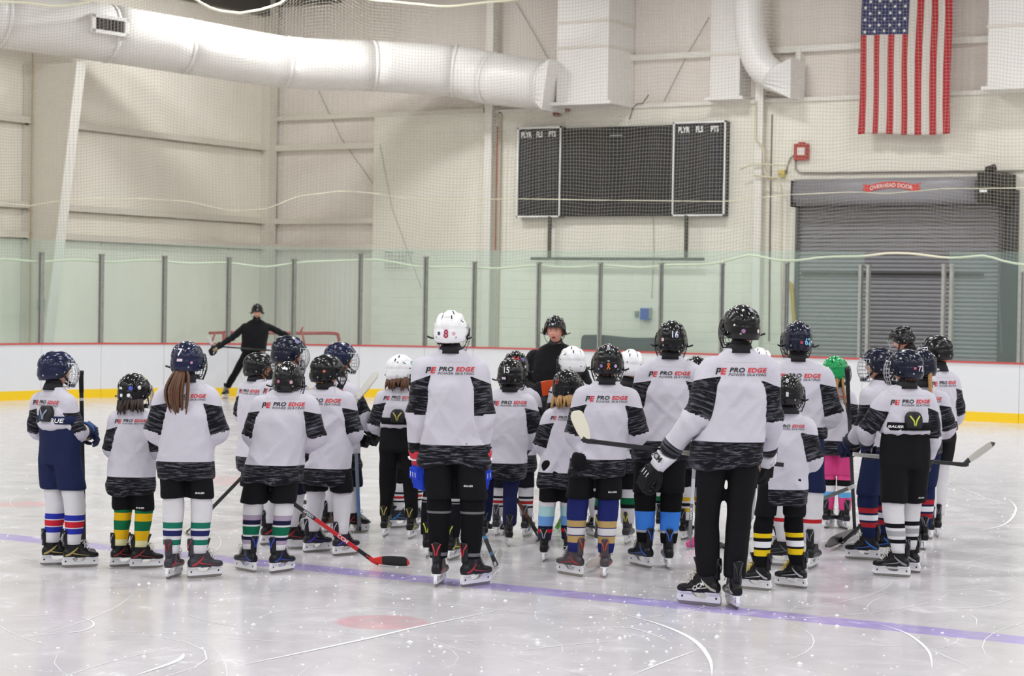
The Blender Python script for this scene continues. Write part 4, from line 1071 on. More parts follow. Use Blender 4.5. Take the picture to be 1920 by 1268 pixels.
# ---- cloth materials
def jersey_material(name, white, tint_dark='#0d0d14', streak='#74747f', plain=False):
    m = bpy.data.materials.new(name); m.use_nodes = True; nt = m.node_tree; p = nt.nodes['Principled BSDF']; L = nt.links.new; N = nt.nodes.new
    p.inputs['Roughness'].default_value = 0.85; p.inputs['Specular IOR Level'].default_value = 0.2
    try: p.inputs['Sheen Weight'].default_value = 0.08
    except Exception: pass
    tc = N('ShaderNodeTexCoord')
    n2 = N('ShaderNodeTexNoise'); n2.inputs['Scale'].default_value = 5; n2.inputs['Detail'].default_value = 4; L(tc.outputs['Object'], n2.inputs['Vector'])
    b = N('ShaderNodeBump'); b.inputs['Strength'].default_value = 0.6; b.inputs['Distance'].default_value = 0.03
    L(n2.outputs['Fac'], b.inputs['Height']); L(b.outputs[0], p.inputs['Normal'])
    if plain:
        p.inputs['Base Color'].default_value = lin(white) + (1,); return m
    at = N('ShaderNodeAttribute'); at.attribute_name = 'band'
    st = N('ShaderNodeAttribute'); st.attribute_name = 'streak'
    n = N('ShaderNodeTexNoise'); n.inputs['Scale'].default_value = 1.0; n.inputs['Detail'].default_value = 3; n.inputs['Roughness'].default_value = 0.65
    L(st.outputs['Vector'], n.inputs['Vector'])
    r = N('ShaderNodeValToRGB'); r.color_ramp.elements[0].position = 0.50; r.color_ramp.elements[1].position = 0.76
    r.color_ramp.elements[0].color = lin(tint_dark) + (1,); r.color_ramp.elements[1].color = lin(streak) + (1,); L(n.outputs['Fac'], r.inputs[0])
    g = N('ShaderNodeMath'); g.operation = 'GREATER_THAN'; g.inputs[1].default_value = 0.0; L(at.outputs['Fac'], g.inputs[0])
    ys = N('ShaderNodeAttribute'); ys.attribute_name = 'yoke'
    ab = N('ShaderNodeMath'); ab.operation = 'ABSOLUTE'; L(ys.outputs['Fac'], ab.inputs[0])
    lt = N('ShaderNodeMath'); lt.operation = 'LESS_THAN'; lt.inputs[1].default_value = 0.0022; L(ab.outputs[0], lt.inputs[0])
    mw = N('ShaderNodeMix'); mw.data_type = 'RGBA'; mw.inputs[6].default_value = lin(white) + (1,); mw.inputs[7].default_value = lin('#b9b5bf') + (1,); L(lt.outputs[0], mw.inputs[0])
    mx = N('ShaderNodeMix'); mx.data_type = 'RGBA'; L(g.outputs[0], mx.inputs[0]); L(mw.outputs[2], mx.inputs[6]); L(r.outputs[0], mx.inputs[7]); L(mx.outputs[2], p.inputs['Base Color'])
    return m
M_JERSEY = jersey_material('jersey_white_heather', '#c7c4ce')
M_JACKET = jersey_material('jacket_black', '#121215', plain=True)
def cloth(color): return mat('cloth_' + color.strip('#'), color, 0.85, spec=0.2, bump=0.25, bscale=9)
SOCKM = {}
def sock_material(key, base, stripes):
    if key in SOCKM: return SOCKM[key]
    m = bpy.data.materials.new('sock_' + key); m.use_nodes = True; nt = m.node_tree; p = nt.nodes['Principled BSDF']; L = nt.links.new; N = nt.nodes.new
    p.inputs['Roughness'].default_value = 0.9; p.inputs['Specular IOR Level'].default_value = 0.15
    at = N('ShaderNodeAttribute'); at.attribute_name = 't'
    r = N('ShaderNodeValToRGB'); cr = r.color_ramp; cr.interpolation = 'CONSTANT'
    ev = [(0.0, base)]
    for a, b, c in sorted(stripes): ev += [(a, c), (b, base)]
    E2 = []
    for a, c in ev:
        if E2 and abs(E2[-1][0] - a) < 1e-6: E2[-1] = (a, c)
        else: E2.append((a, c))
    cr.elements[0].position = 0; cr.elements[0].color = lin(E2[0][1]) + (1,)
    cr.elements.remove(cr.elements[1])
    for a, c in E2[1:]:
        e = cr.elements.new(a); e.color = lin(c) + (1,)
    L(at.outputs['Fac'], r.inputs[0]); L(r.outputs[0], p.inputs['Base Color'])
    tc = N('ShaderNodeTexCoord'); n2 = N('ShaderNodeTexNoise'); n2.inputs['Scale'].default_value = 14; L(tc.outputs['Object'], n2.inputs['Vector'])
    b = N('ShaderNodeBump'); b.inputs['Strength'].default_value = 0.4; b.inputs['Distance'].default_value = 0.015; L(n2.outputs['Fac'], b.inputs['Height']); L(b.outputs[0], p.inputs['Normal'])
    SOCKM[key] = m; return m
M_SKIN = {k: mat('skin_' + k, c, 0.55, spec=0.3, var=0.06, bscale=25) for k, c in dict(fair='#d9a68c', tan='#b9805e', pink='#dc9d88').items()}
M_HAIR = {k: mat('hair_' + k, c, 0.5, var=0.35, bscale=60) for k, c in dict(brown='#5b3a25', dark='#33231b', blond='#b28a58', honey='#9b7040').items()}
M_NECK = mat('neck_guard_black', '#121215', 0.8)
HELM = {k: mat('helmet_' + k, c, 0.19, spec=0.4) for k, c in dict(black='#121214', navy='#161c3c', white='#eeeef0', green='#12914f', darknavy='#12162b').items()}
M_CAGEW = mat('cage_wire_bright', '#c9ccd2', 0.3, metal=0.6); M_CAGEB = mat('cage_wire_black', '#1d1d20', 0.35, metal=0.3)
def visor_material():
    m = bpy.data.materials.new('clear_visor'); m.use_nodes = True; nt = m.node_tree
    p = nt.nodes['Principled BSDF']; out = nt.nodes['Material Output']
    t = nt.nodes.new('ShaderNodeBsdfTransparent'); g = nt.nodes.new('ShaderNodeBsdfGlossy'); g.inputs[1].default_value = 0.08; x = nt.nodes.new('ShaderNodeMixShader'); x.inputs[0].default_value = 0.16
    nt.links.new(t.outputs[0], x.inputs[1]); nt.links.new(g.outputs[0], x.inputs[2]); nt.links.new(x.outputs[0], out.inputs[0]); nt.nodes.remove(p); return m
M_VISOR = visor_material()

def obj_mat(name, me, parent, m, M=None):
    """object sharing mesh data with its own material"""
    if len(me.materials) == 0: me.materials.append(None)
    o = bpy.data.objects.new(name, me); COL.objects.link(o); o.parent = parent
    if m is not None:
        o.material_slots[0].link = 'OBJECT'; o.material_slots[0].material = m
    if M is not None: o.matrix_local = M
    return o
# ================================================================== PERSON BUILDER
def seg_param(P, pts):
    """closest distance / arclength parameter of points P to polyline pts"""
    best = np.full(len(P), 1e9); T = np.zeros(len(P)); acc = 0.0
    for a, b in zip(pts[:-1], pts[1:]):
        d = b - a; L = np.linalg.norm(d); u = np.clip(((P - a) @ d) / (L * L), 0, 1)
        q = a + u[:, None] * d; ds = np.linalg.norm(P - q, axis=1); k = ds < best
        best[k] = ds[k]; T[k] = acc + u[k] * L; acc += L
    return best, T
def noise_at(P, sc, off=0.0):
    return np.array([mnoise.noise(Vector((p[0] * sc[0] + off, p[1] * sc[1] + off * 1.7, p[2] * sc[2] - off))) for p in P])

ARMS = {  # elbow, wrist offsets from the shoulder joint (outward, forward, up) in body units
    'hold': ((0.085, 0.00, -0.27), (-0.07, 0.22, -0.40)),
    'holdlow': ((0.075, -0.01, -0.28), (-0.03, 0.17, -0.46)),
    'hang': ((0.060, -0.02, -0.28), (0.075, 0.05, -0.53)),
    'tight': ((0.05, 0.02, -0.27), (-0.10, 0.20, -0.36)),
    'cross': ((0.07, 0.07, -0.25), (-0.16, 0.24, -0.22)),
    'wide': ((0.15, 0.02, -0.22), (0.05, 0.22, -0.36)),
}
PERSONS = {}
def person(key, label, feet, top, collar, hem=None, pants=None, face=0, head=0, nod=0, w=None, hemw=None, arms=('hold', 'hold'),
           pant_col='#101013', sock=None, helmet='black', cage='dark', hair=None, skin='fair', gloves=('#141416', '#141416', '#141416'),
           boot='#131316', flash='#55565c', accent='#6e6f76', lace='#c9c7c2', number=None, stickers=(), tucked=False, longpants=False,
           jacket=False, lean=0.0, chead=None, voxel=0.013, logo=True, bare=None, boottext=None, group='hockey players gathered on the ice', sockpts=None, showface=False, bandk=1.0, neck=True, cat='person', beltz=None, print_dx=0.0, ptext=None, belttext=None, padcol='#8a8d92', glovetext=None, headfwd=0.0):
    (fx0, fy0, ya0), (fx1, fy1, ya1) = feet
    G0, G1 = on_z(fx0, fy0), on_z(fx1, fy1); C = (G0 + G1) / 2
    d = depth_of(C); k = FPX / d
    vd = C[:2] / np.linalg.norm(C[:2]); ang = math.atan2(vd[1], vd[0]) - math.radians(face)
    rz = ang - math.pi / 2
    root = thing('person', label, cat, tuple(C), rz, group)
    cr, sr = math.cos(-rz), math.sin(-rz)
    def loc(P):
        v = np.asarray(P, float) - C; return np.array([v[0] * cr - v[1] * sr, v[0] * sr + v[1] * cr, v[2]])
    T = loc(at_depth(top[0], top[1], d)); ztop = T[2]
    xr = (fx0 + fx1) / 2
    zl = lambda y: at_depth((top[0] + xr) / 2, y, d)[2]
    h = ztop; s = h / 1.80
    hs = float(np.clip(0.96 + 0.09 * (h - 1.45) / 0.5, 0.95, 1.06)); sk = float(np.clip(0.86 + 0.22 * (h - 1.45) / 0.55, 0.84, 1.10))
    zc = zl(collar) + 0.012; zh = zl(hem) if hem else 0.43 * h; zp = zl(pants) if pants else zh - 0.13 * s
    sw = (w / k / 2) if w else 0.122 * h; hw = (hemw / k / 2) if hemw else sw * 1.0
    # ---- joints in local coordinates
    hx, hy = T[0], 0.02 + lean
    F = [loc(G0), loc(G1)]; FY = [ya0, ya1]
    if F[0][0] > F[1][0]: F.reverse(); FY.reverse()
    hipc = np.array([0.35 * hx, -0.02, 0.0])
    shc = np.array([hx * 0.92, hy * 0.8 - 0.03, zc])
    zhip = 0.50 * h
    zkn = 0.285 * h
    ank = []; knee = []; hipj = []
    for i, sg in enumerate((-1, 1)):
        yw = -math.radians(FY[i] - face); fdir = np.array([-math.sin(yw), math.cos(yw), 0])
        a = F[i] + np.array([0, 0, 0.17 * sk]) - fdir * 0.012 * sk; ank.append(a)
        hj = np.array([hipc[0] + sg * 0.48 * hw, hipc[1], zhip]); hipj.append(hj)
        kn = a + (hj - a) * ((zkn - a[2]) / (hj[2] - a[2])) + 0.035 * s * fdir * 0.6 + np.array([0, 0.02, 0]); knee.append(kn)
    armj = []
    for i, sg in enumerate((-1, 1)):
        Sj = np.array([shc[0] + sg * (sw - 0.045 * s), shc[1], zc - 0.135 * s])
        ar = arms[i]
        if isinstance(ar, str): e, q = ARMS[ar]
        else: e, q = ar
        E_ = Sj + np.array([sg * e[0], e[1], e[2]]) * s; W_ = Sj + np.array([sg * q[0], q[1], q[2]]) * s
        armj.append((Sj, E_, W_))
    headc = np.array([hx, hy + headfwd, ztop - 0.131 * hs])
    hyaw = -math.radians(head); Hm = Matrix.Translation(Vector(headc)) @ Matrix.Rotation(hyaw, 4, 'Z') @ Matrix.Rotation(math.radians(-nod), 4, 'X') @ Matrix.Diagonal((hs, hs, hs, 1))
    # ---- body: one continuous skin
    mb = MB(); HV = np.array([(Hm @ Vector(v))[:] for v in HEAD_V]); mb.add(HV, HEAD_F)
    nb = np.array((Hm @ Vector((0, -0.022, -0.075)))[:])
    mb.tube([nb, (nb + shc) / 2 + [0, -0.005, 0.01], shc + [0, 0, -0.06 * s], shc + [0, 0.0, -0.12 * s]], [(0.056 * hs, 0.058 * hs), (0.054 * hs, 0.056 * hs), (min(0.075 * hs, sw * 0.42), min(0.062 * hs, sw * 0.24)), (min(0.10 * s, sw * 0.5), min(0.07 * s, sw * 0.26))], 16, up=(0, 1, 0))
    tp = [hipc + [0, 0.01, zhip - 0.04 * s], hipc + [0, 0.01, zhip + 0.06 * s], (hipc + shc) / 2 * [1, 1, 0] + [0, 0, (zhip + zc) / 2], shc * [1, 1, 0] + [0, 0, zc - 0.20 * s], shc * [1, 1, 0] + [0, 0, zc - 0.08 * s]]
    mb.tube(tp, [(hw * 0.62, hw * 0.30), (hw * 0.68, hw * 0.34), (sw * 0.66, sw * 0.36), (sw * 0.80, sw * 0.42), (sw * 0.62, sw * 0.34)], 20, up=(0, 1, 0))
    for i, sg in enumerate((-1, 1)):
        Sj, E_, W_ = armj[i]; hd = W_ + unit(W_ - E_) * 0.10 * sk
        P_, R_ = resample([Sj * [0.9, 1, 1] + [0.1 * shc[0], 0, 0], Sj, E_, W_, hd], [0.055 * s, 0.056 * s, 0.042 * s, 0.030 * s, 0.026 * s], 18); mb.tube(P_, R_, 10)
        yw = -math.radians(FY[i] - face); fdir = np.array([-math.sin(yw), math.cos(yw), 0])
        P_, R_ = resample([hipj[i] + [0, 0, 0.02], (hipj[i] + knee[i]) / 2, knee[i], (knee[i] + ank[i]) / 2 + [0, -0.01, 0], ank[i]], [0.082 * s, 0.072 * s, 0.052 * s, 0.050 * s, 0.034 * s], 18); mb.tube(P_, R_, 12)
        mb.tube([ank[i] + [0, 0, 0.01], ank[i] + [0, 0, -0.04 * sk] + fdir * 0.03 * sk, ank[i] + [0, 0, -0.058 * sk] + fdir * 0.12 * sk], [(0.03 * sk, 0.032 * sk), (0.03 * sk, 0.026 * sk), (0.026 * sk, 0.016 * sk)], 10)
    bme = remeshed(mb, voxel if not showface else 0.0075, 1, 'body'); bme.materials.append(M_SKIN[skin]); body = link('body', bme, root)
    if showface:
        hb = BVHTree.FromPolygons([Vector(v) for v in HEAD_V], HEAD_F)
        def fdec(name, pts2, col, lift=0.002):
            P = []
            for (x, z) in pts2:
                hh = hb.ray_cast(Vector((x, 0.4, z)), Vector((0, -1, 0))); P.append((x, (hh[0].y if hh[0] is not None else 0.08) + lift, z))
            o_ = part(name, MB().add(P, [(0, i, i + 1) for i in range(1, len(P) - 1)] + [(0, len(P) - 1, 1)]), mat('face_' + col.strip('#'), col, 0.4), body); o_.matrix_local = Hm
        EL = lambda cx, cz, a, b, n=12: [(cx, cz)] + [(cx + a * math.cos(t), cz + b * math.sin(t)) for t in np.linspace(0, 2 * math.pi, n, endpoint=False)]
        for sg in (-1, 1):
            fdec('eye', EL(sg * 0.029, -0.006, 0.013, 0.0055), '#d8d0cc', 0.0075); fdec('iris', EL(sg * 0.029, -0.006, 0.0055, 0.0055), '#2a201c', 0.0095)
            fdec('eyebrow', EL(sg * 0.030, 0.012, 0.018, 0.0038), '#5a3c28', 0.0075)
        fdec('mouth', EL(0, -0.076, 0.020, 0.010), '#7a3030', 0.0065); fdec('lower_lip', EL(0, -0.084, 0.017, 0.005), '#b86a60', 0.008)
    # ---- jersey / jacket
    mb = MB(); H_ = zc - zh; rows = []
    spec = ((-0.0, hw, 0.64), (0.10, hw * 0.995, 0.64), (0.30, hw * 0.97, 0.63), (0.50, (hw + sw) / 2 * 0.98, 0.63), (0.68, sw * 1.0, 0.62), (0.80, sw * 1.0, 0.58))
    tsh = 1 - 0.195 * s / H_      # level where the shoulder slope starts
    lev = [(t, a, r) for t, a, r in spec if t < tsh - 0.03]
    lev += [(tsh, sw * 0.98, 0.57), (tsh + (1 - tsh) * 0.30, sw * 0.92, 0.54), (tsh + (1 - tsh) * 0.58, sw * 0.78, 0.53), (tsh + (1 - tsh) * 0.82, sw * 0.56, 0.58), (1.0, 0.078 * hs, 0.92)]
    cz = []
    for t, a, r in lev:
        c = hipc * (1 - t) + shc * t; c = np.array([c[0], c[1] + (0.012 * s * math.sin(t * 3)), zh + H_ * t])
        cz.append((c[2], c[0], c[1], a, a * r))
        an = np.linspace(0, 2 * math.pi, 36, endpoint=False); e = 0.82
        rows.append([(c[0] + a * math.copysign(abs(math.cos(q)) ** e, math.cos(q)), c[1] + a * r * math.copysign(abs(math.sin(q)) ** e, math.sin(q)), c[2]) for q in an])
    mb.loft(rows)
    cz = np.array(cz)
    kk = 0.80 if jacket else 1.0
    RA = [0.078 * s * kk, 0.084 * s * kk, 0.080 * s * kk, 0.078 * s * kk, 0.069 * s * kk, 0.062 * s * kk]
    for i, sg in enumerate((-1, 1)):
        Sj, E_, W_ = armj[i]
        P_, R_ = resample([Sj + (shc * [1, 1, 0] + [0, 0, Sj[2]] - Sj) * 0.35, Sj, (Sj + E_) / 2, E_, (E_ + W_) / 2, W_], RA, 22)
        mb.tube(P_, R_, 18)
    jm = remeshed(mb, 0.0125 if h > 1.3 else 0.012, 4, 'jacket' if jacket else 'jersey')
    V = verts_of(jm); N_ = normals_of(jm)
    cxs = np.interp(V[:, 2], cz[:, 0], cz[:, 1]); cys = np.interp(V[:, 2], cz[:, 0], cz[:, 2]); aa = np.interp(V[:, 2], cz[:, 0], cz[:, 3]); bb = np.interp(V[:, 2], cz[:, 0], cz[:, 4])
    rt = np.sqrt(((V[:, 0] - cxs) / aa) ** 2 + ((V[:, 1] - cys) / bb) ** 2)
    band = np.full(len(V), -1.0); streak = np.zeros((len(V), 3)); near = np.full(len(V), 9.0)
    fold = np.zeros(len(V))
    azi = np.arctan2(V[:, 0] - cxs, -(V[:, 1] - cys)) * aa
    streak[:, 0] = azi * 9; streak[:, 1] = (V[:, 2] - zh) * 95 / s; streak[:, 2] = 3.1 * len(PERSONS)
    for i, sg in enumerate((-1, 1)):
        Sj, E_, W_ = armj[i]; L1 = np.linalg.norm(E_ - Sj); L2 = np.linalg.norm(W_ - E_)
        ds, t = seg_param(V, np.array([Sj, E_, W_])); ra = ds / np.interp(t, [0, L1, L1 + L2], [0.082 * s, 0.078 * s, 0.062 * s])
        isarm = (rt - ra) * 0.12 + 0.02
        out = np.clip(sg * (V[:, 0] - (Sj[0] + (E_[0] - Sj[0]) * np.clip(t / L1, 0, 1))) / (0.09 * s), -1, 1)
        bd = np.minimum(t - (0.062 * s + 0.05 * s * out), L1 * 1.0 - t) ; bd = np.minimum(bd, isarm)
        cuff = np.minimum(t - (L1 + L2 - 0.075 * s), isarm + 0.05)
        b2 = np.maximum(bd, cuff); up = (b2 > band) & (isarm > -0.02) & (ds < 0.16 * s)
        band = np.where(up, b2, band)
        m_ = (isarm > 0) & (ra < 1.6)
        an = out * 0.09 * s + (V[:, 1] - Sj[1]) * 0.8
        streak[m_, 0] = an[m_] * 9 + 20 * i; streak[m_, 1] = t[m_] * 80 / s
        near = np.minimum(near, np.where(isarm > 0, ra, 9))
        fold += np.where(m_, 0.006 * s * np.sin((t / s) * 42 + an * 25) * np.exp(-((t - L1) / (0.11 * s)) ** 2), 0)
    if not tucked and not jacket:
        hb = np.where(near > 5, zh + 0.135 * s * bandk - V[:, 2], -1); band = np.maximum(band, hb)
    nz = noise_at(V, (4.0, 4.0, 1.7), 3.3 * len(PERSONS)); nz2 = noise_at(V, (11, 11, 5), 7.7 * len(PERSONS))
    low = np.clip(1 - (V[:, 2] - zh) / H_, 0, 1)
    amp = (0.042 if not jacket else 0.014) * s
    D1 = np.stack([V[:, 0] * 0.8 + V[:, 2] * 0.6, V[:, 1], V[:, 2] * 0.8 - V[:, 0] * 0.6], 1); D2 = np.stack([V[:, 0] * 0.8 - V[:, 2] * 0.6, V[:, 1], V[:, 2] * 0.8 + V[:, 0] * 0.6], 1)
    r1 = 0.35 - np.abs(noise_at(D1, (7.5, 5, 1.6), 2.1 * len(PERSONS))); r2 = 0.35 - np.abs(noise_at(D2, (7.5, 5, 1.6), 4.1 * len(PERSONS) + 9))
    upz = np.clip((zc - 0.13 * s - V[:, 2]) / (0.15 * s), 0.12, 1)
    fold += np.where(near > 5, (amp * nz * (0.35 + 0.75 * low) + 0.044 * s * np.maximum(r1, r2) + 0.006 * nz2) * upz, 0.014 * s * nz2 + 0.014 * s * (0.3 - np.abs(nz)))
    V2 = V + N_ * fold[:, None]
    set_verts(jm, V2)
    attr(jm, 'band', band); attr(jm, 'streak', streak, 'FLOAT_VECTOR')
    attr(jm, 'yoke', np.where((near > 5) & (V[:, 1] < cys), V[:, 2] - (zc - 0.085 * s), 1.0))
    jm.materials.append(M_JACKET if jacket else M_JERSEY)
    jer = link('jacket' if jacket else 'jersey', jm, root)
    # collar
    col = MB(); cc = np.array([shc[0], shc[1], zc])
    if neck:
        P_ = [cc + [0, 0, -0.03 * s], cc + [0, 0, 0.0], cc + [0, 0.004, 0.014 * s]]; r_ = 0.079 * hs
        col.tube(P_, [(r_ * 1.14, r_ * 1.06), (r_, r_ * 0.95), (r_ * 0.90, r_ * 0.86)], 22, up=(0, 1, 0)); part('collar', col, mat('collar_black', '#15151b', 0.8) if not jacket else M_JACKET, jer, True)
        ng = MB(); ng.tube([cc + [0, 0, 0.005], cc + (nb - cc) * 0.35 + [0, 0, 0.008], cc + (nb - cc) * 0.55 + [0, 0.0, 0.008]], [(0.070 * hs, 0.066 * hs), (0.062 * hs, 0.063 * hs), (0.060 * hs, 0.062 * hs)], 20, up=(0, 1, 0)); part('neck_guard', ng, M_NECK, root, True)
    # back print
    if logo and not jacket:
        bv = BVHTree.FromPolygons([Vector(v) for v in V2], [tuple(p.vertices) for p in jm.polygons])
        wl = sw * 1.50; zlg = zc - 0.140 * s; P = []
        for q in BP_V:
            x = shc[0] + q[0] * wl + print_dx; z = zlg + q[1] * wl
            hh = bv.ray_cast(Vector((x, -2, z)), Vector((0, 1, 0)))
            y = hh[0].y if hh[0] is not None else shc[1] - sw * 0.3
            P.append((x, y - 0.0045, z))
        me = bpy.data.meshes.new('back_print'); me.from_pydata(P, [], BP_F); me.materials.append(M_PK); me.materials.append(M_PR); me.polygons.foreach_set('material_index', BP_M)
        link('back_print', me, jer)
    # ---- pants
    mb = MB(); wz = (zh + 0.10 * s) if not tucked else (beltz if beltz else zh + 0.08 * s)
    pw = hw * (0.93 if not tucked else 1.06)
    cro = zhip - 0.045 * s
    an = np.linspace(0, 2 * math.pi, 28, endpoint=False)
    ell = lambda c, a, b, z: [(c[0] + a * math.copysign(abs(math.cos(q)) ** 0.85, math.cos(q)), c[1] + b * math.copysign(abs(math.sin(q)) ** 0.85, math.sin(q)), z) for q in an]
    q_ = 0.86 if not tucked else 0.95
    mb.loft([ell(hipc, pw * q_ * 0.95, pw * q_ * 0.58, wz), ell(hipc, pw * q_, pw * q_ * 0.60, min(zh - 0.005, (wz + cro) / 2) if not tucked else (wz + cro) / 2), ell(hipc, pw * 0.96, pw * 0.63, cro)])
    for i, sg in enumerate((-1, 1)):
        def leg(z):
            a, b, c = hipj[i], knee[i], ank[i]
            return b + (a - b) * ((z - b[2]) / (a[2] - b[2])) if z > b[2] else c + (b - c) * ((z - c[2]) / (b[2] - c[2]))
        zt = zhip + 0.06 * s
        zlo = ank[i][2] + 0.02 * sk if longpants else min(zp, zhip - 0.06)
        zs = np.linspace(zt, zlo, 9)
        if longpants:
            Rr = np.interp(zs, [ank[i][2], knee[i][2], zhip], [0.062 * s, 0.078 * s, pw * 0.48]); rows = [ell(leg(z) + [0, 0.0, 0], r, r * 1.05, z) for z, r in zip(zs, Rr)]
        else:
            rows = [ell(leg(z), pw * np.interp(z, [zlo, zhip, zt], [0.49, 0.475, 0.40]), pw * np.interp(z, [zlo, zhip, zt], [0.54, 0.56, 0.48]), z) for z in zs]
        mb.loft(rows)
    pm = remeshed(mb, 0.0135, 3, 'pants'); V = verts_of(pm); N_ = normals_of(pm)
    fo = 0.014 * s * noise_at(V, (5, 5, 3), 1.9 * len(PERSONS) + 5) + 0.006 * noise_at(V, (14, 14, 8), 2.2)
    set_verts(pm, V + N_ * fo[:, None]); pm.materials.append(cloth(pant_col)); pants_o = link('pants', pm, root)
    def back_text(me, tx, x, z, width, name, parent, m, shear=0.2):
        bv_ = bvh_of(me); V_, F_ = text_centered(tx, width=width, shear=shear, offset=0.015, sx=1.2); P = []
        for q in V_:
            hh = bv_.ray_cast(Vector((x + q[0], -2, z + q[1])), Vector((0, 1, 0))); P.append((x + q[0], (hh[0].y if hh[0] is not None else -0.2) - 0.004, z + q[1]))
        part(name, MB().add(P, F_), m, parent)
    if ptext: back_text(pm, ptext[0], hipc[0] + ptext[1] * pw, zl(ptext[2]), ptext[3], 'lettering', pants_o, M_WHITE)
    if tucked:
        bz = wz; bp = MB(); rr = pw * 0.94
        bp.loft([ell(hipc, rr, pw * 0.68, bz - 0.05 * s), ell(hipc, rr * 1.02, pw * 0.70, bz - 0.02 * s), ell(hipc, rr, pw * 0.68, bz + 0.012)]); bo_ = part('belt', bp, cloth(pant_col), pants_o, True)
        if belttext: back_text(bo_.data, belttext[0], hipc[0] + belttext[1] * pw, bz - 0.02 * s, belttext[2], 'lettering', bo_, M_WHITE)
        kd = MB(); y0 = hipc[1] - pw * 0.70; cxk = hipc[0]
        kd.loft([[(cxk + a * 0.062 * s * wq, y0 - 0.012 - 0.018 * math.cos(a * 1.4), bz + zq * s) for a in np.linspace(-1, 1, 9)] + [(cxk + a * 0.062 * s * wq, y0 + 0.03, bz + zq * s) for a in np.linspace(1, -1, 9)] for zq, wq in ((-0.03, 1.0), (0.02, 1.12), (0.06, 1.05), (0.09, 0.75), (0.10, 0.45))]); kp = part('back_pad', kd, mat('pad_black', '#17181b', 0.6), root, True)
        ka = MB()
        for sg in (-1, 1): ka.tube([(cxk + sg * 0.004 * s, y0 - 0.034, bz - 0.01 * s), (cxk + sg * 0.012 * s, y0 - 0.034, bz + 0.03 * s), (cxk + sg * 0.040 * s, y0 - 0.022, bz + 0.07 * s)], [(0.006, 0.003)] * 3, 6, up=(0, 1, 0))
        part('pad_accent', ka, mat('accent_' + padcol.strip('#'), padcol, 0.5), kp, True)
    # ---- socks
    if sock and not longpants:
        smat = sock_material(*sock)
        for i in range(2):
            zt = zp + 0.06; zb = F[i][2] + 0.19 * sk
            zs = np.linspace(zt, zb, 16); rows = []
            a, b, c = hipj[i], knee[i], ank[i]
            for z in zs:
                pc = b + (a - b) * ((z - b[2]) / (a[2] - b[2])) if z > b[2] else c + (b - c) * ((z - c[2]) / (b[2] - c[2]))
                r = np.interp(z, [zb, zb + 0.10 * s, b[2] - 0.06 * s, b[2] + 0.02, zt], [0.058 * sk, 0.068 * s, 0.078 * s, min(0.084 * s, 0.43 * pw), min(0.086 * s, 0.38 * pw)]); r *= 1 + 0.02 * math.sin(z * 60)
                rows.append(ell(pc, r, r * 1.08, z))
            ms = MB().loft(rows); me = recalc(ms.mesh('sock', [smat], True)); Vz = verts_of(me)[:, 2]; attr(me, 't', np.clip((zp - Vz) / (zp - zb), 0, 1)); link('sock', me, root)
    # ---- skates
    for i in range(2):
        yw = -math.radians(FY[i] - face); M = Matrix.Translation(Vector(F[i])) @ Matrix.Rotation(yw, 4, 'Z') @ Matrix.Diagonal((sk, sk, sk, 1))
        bo = obj_mat('skate', SK['boot'], root, mat('boot_' + boot.strip('#'), boot, 0.32, spec=0.3), M)
        obj_mat('tendon_guard', SK['tg'], bo, mat('boot_' + boot.strip('#'), boot, 0.32, spec=0.3)); obj_mat('guard_accent', SK['tx'], bo, mat('accent_' + accent.strip('#'), accent, 0.4))
        obj_mat('tongue', SK['tongue'], bo, mat('tongue_felt', '#26262a', 0.9)); obj_mat('blade_holder', SK['holder'], bo, None); obj_mat('steel_blade', SK['blade'], bo, None); obj_mat('holder_bolts', SK['bolts'], bo, None)
        obj_mat('laces', SK['laces'], bo, mat('lace_' + lace.strip('#'), lace, 0.8)); obj_mat('side_flash', SK['flash'], bo, mat('accent_' + flash.strip('#'), flash, 0.4)); obj_mat('heel_patch', SK['heel'], bo, mat('heel_grey', '#3a3a40', 0.5))['kind'] = 'stuff'
        if boottext: part('lettering', boot_text(boottext), M_WHITE, bo)
    # ---- gloves
    for i, sg in enumerate((-1, 1)):
        if bare and bare[i]: continue
        Sj, E_, W_ = armj[i]; fy = unit(W_ - E_); o_ = np.array([sg * 0.65, -0.55, 0.35]); fz = unit(o_ - fy * (o_ @ fy)); fx = np.cross(fy, fz)
        mir = -1 if sg < 0 else 1
        M = Matrix(((fx[0], fy[0], fz[0], W_[0]), (fx[1], fy[1], fz[1], W_[1]), (fx[2], fy[2], fz[2], W_[2]), (0, 0, 0, 1))) @ Matrix.Translation((0, (0.07 if glovetext is None else 0.10) * sk, 0)) @ Matrix.Diagonal((-mir * sk * 1.12, sk * 1.12, sk * 1.12, 1))
        g = obj_mat('glove', GL['hand'], root, mat('glove_' + gloves[0].strip('#'), gloves[0], 0.65, spec=0.2), M)
        obj_mat('cuff', GL['cuff'], g, mat('glove_' + gloves[1].strip('#'), gloves[1], 0.6)); obj_mat('palm', GL['palm'], g, mat('glove_palm_tan', '#a08f6c', 0.8) if gloves[0] != '#141416' else mat('glove_palm_dark', '#1c1c1e', 0.8, spec=0.2)); obj_mat('glove_stripes', GL['trim'], g, mat('glove_' + gloves[2].strip('#'), gloves[2], 0.6))['kind'] = 'stuff'
        if glovetext:
            V_, F_ = text_centered(glovetext, width=0.10, offset=0.03); V_ = V_.copy(); o_ = part('lettering', MB().add(np.stack([-V_[:, 0] * (1 if mir < 0 else -1), V_[:, 1] - 0.050, np.sqrt(np.maximum(0.0001, 1 - (V_[:, 0] / 0.068) ** 2)) * 0.018 + 0.040], 1), F_), M_BLACK, g)
    # ---- helmet
    hel = obj_mat('helmet', HEL_ME, root, HELM[helmet], Hm)
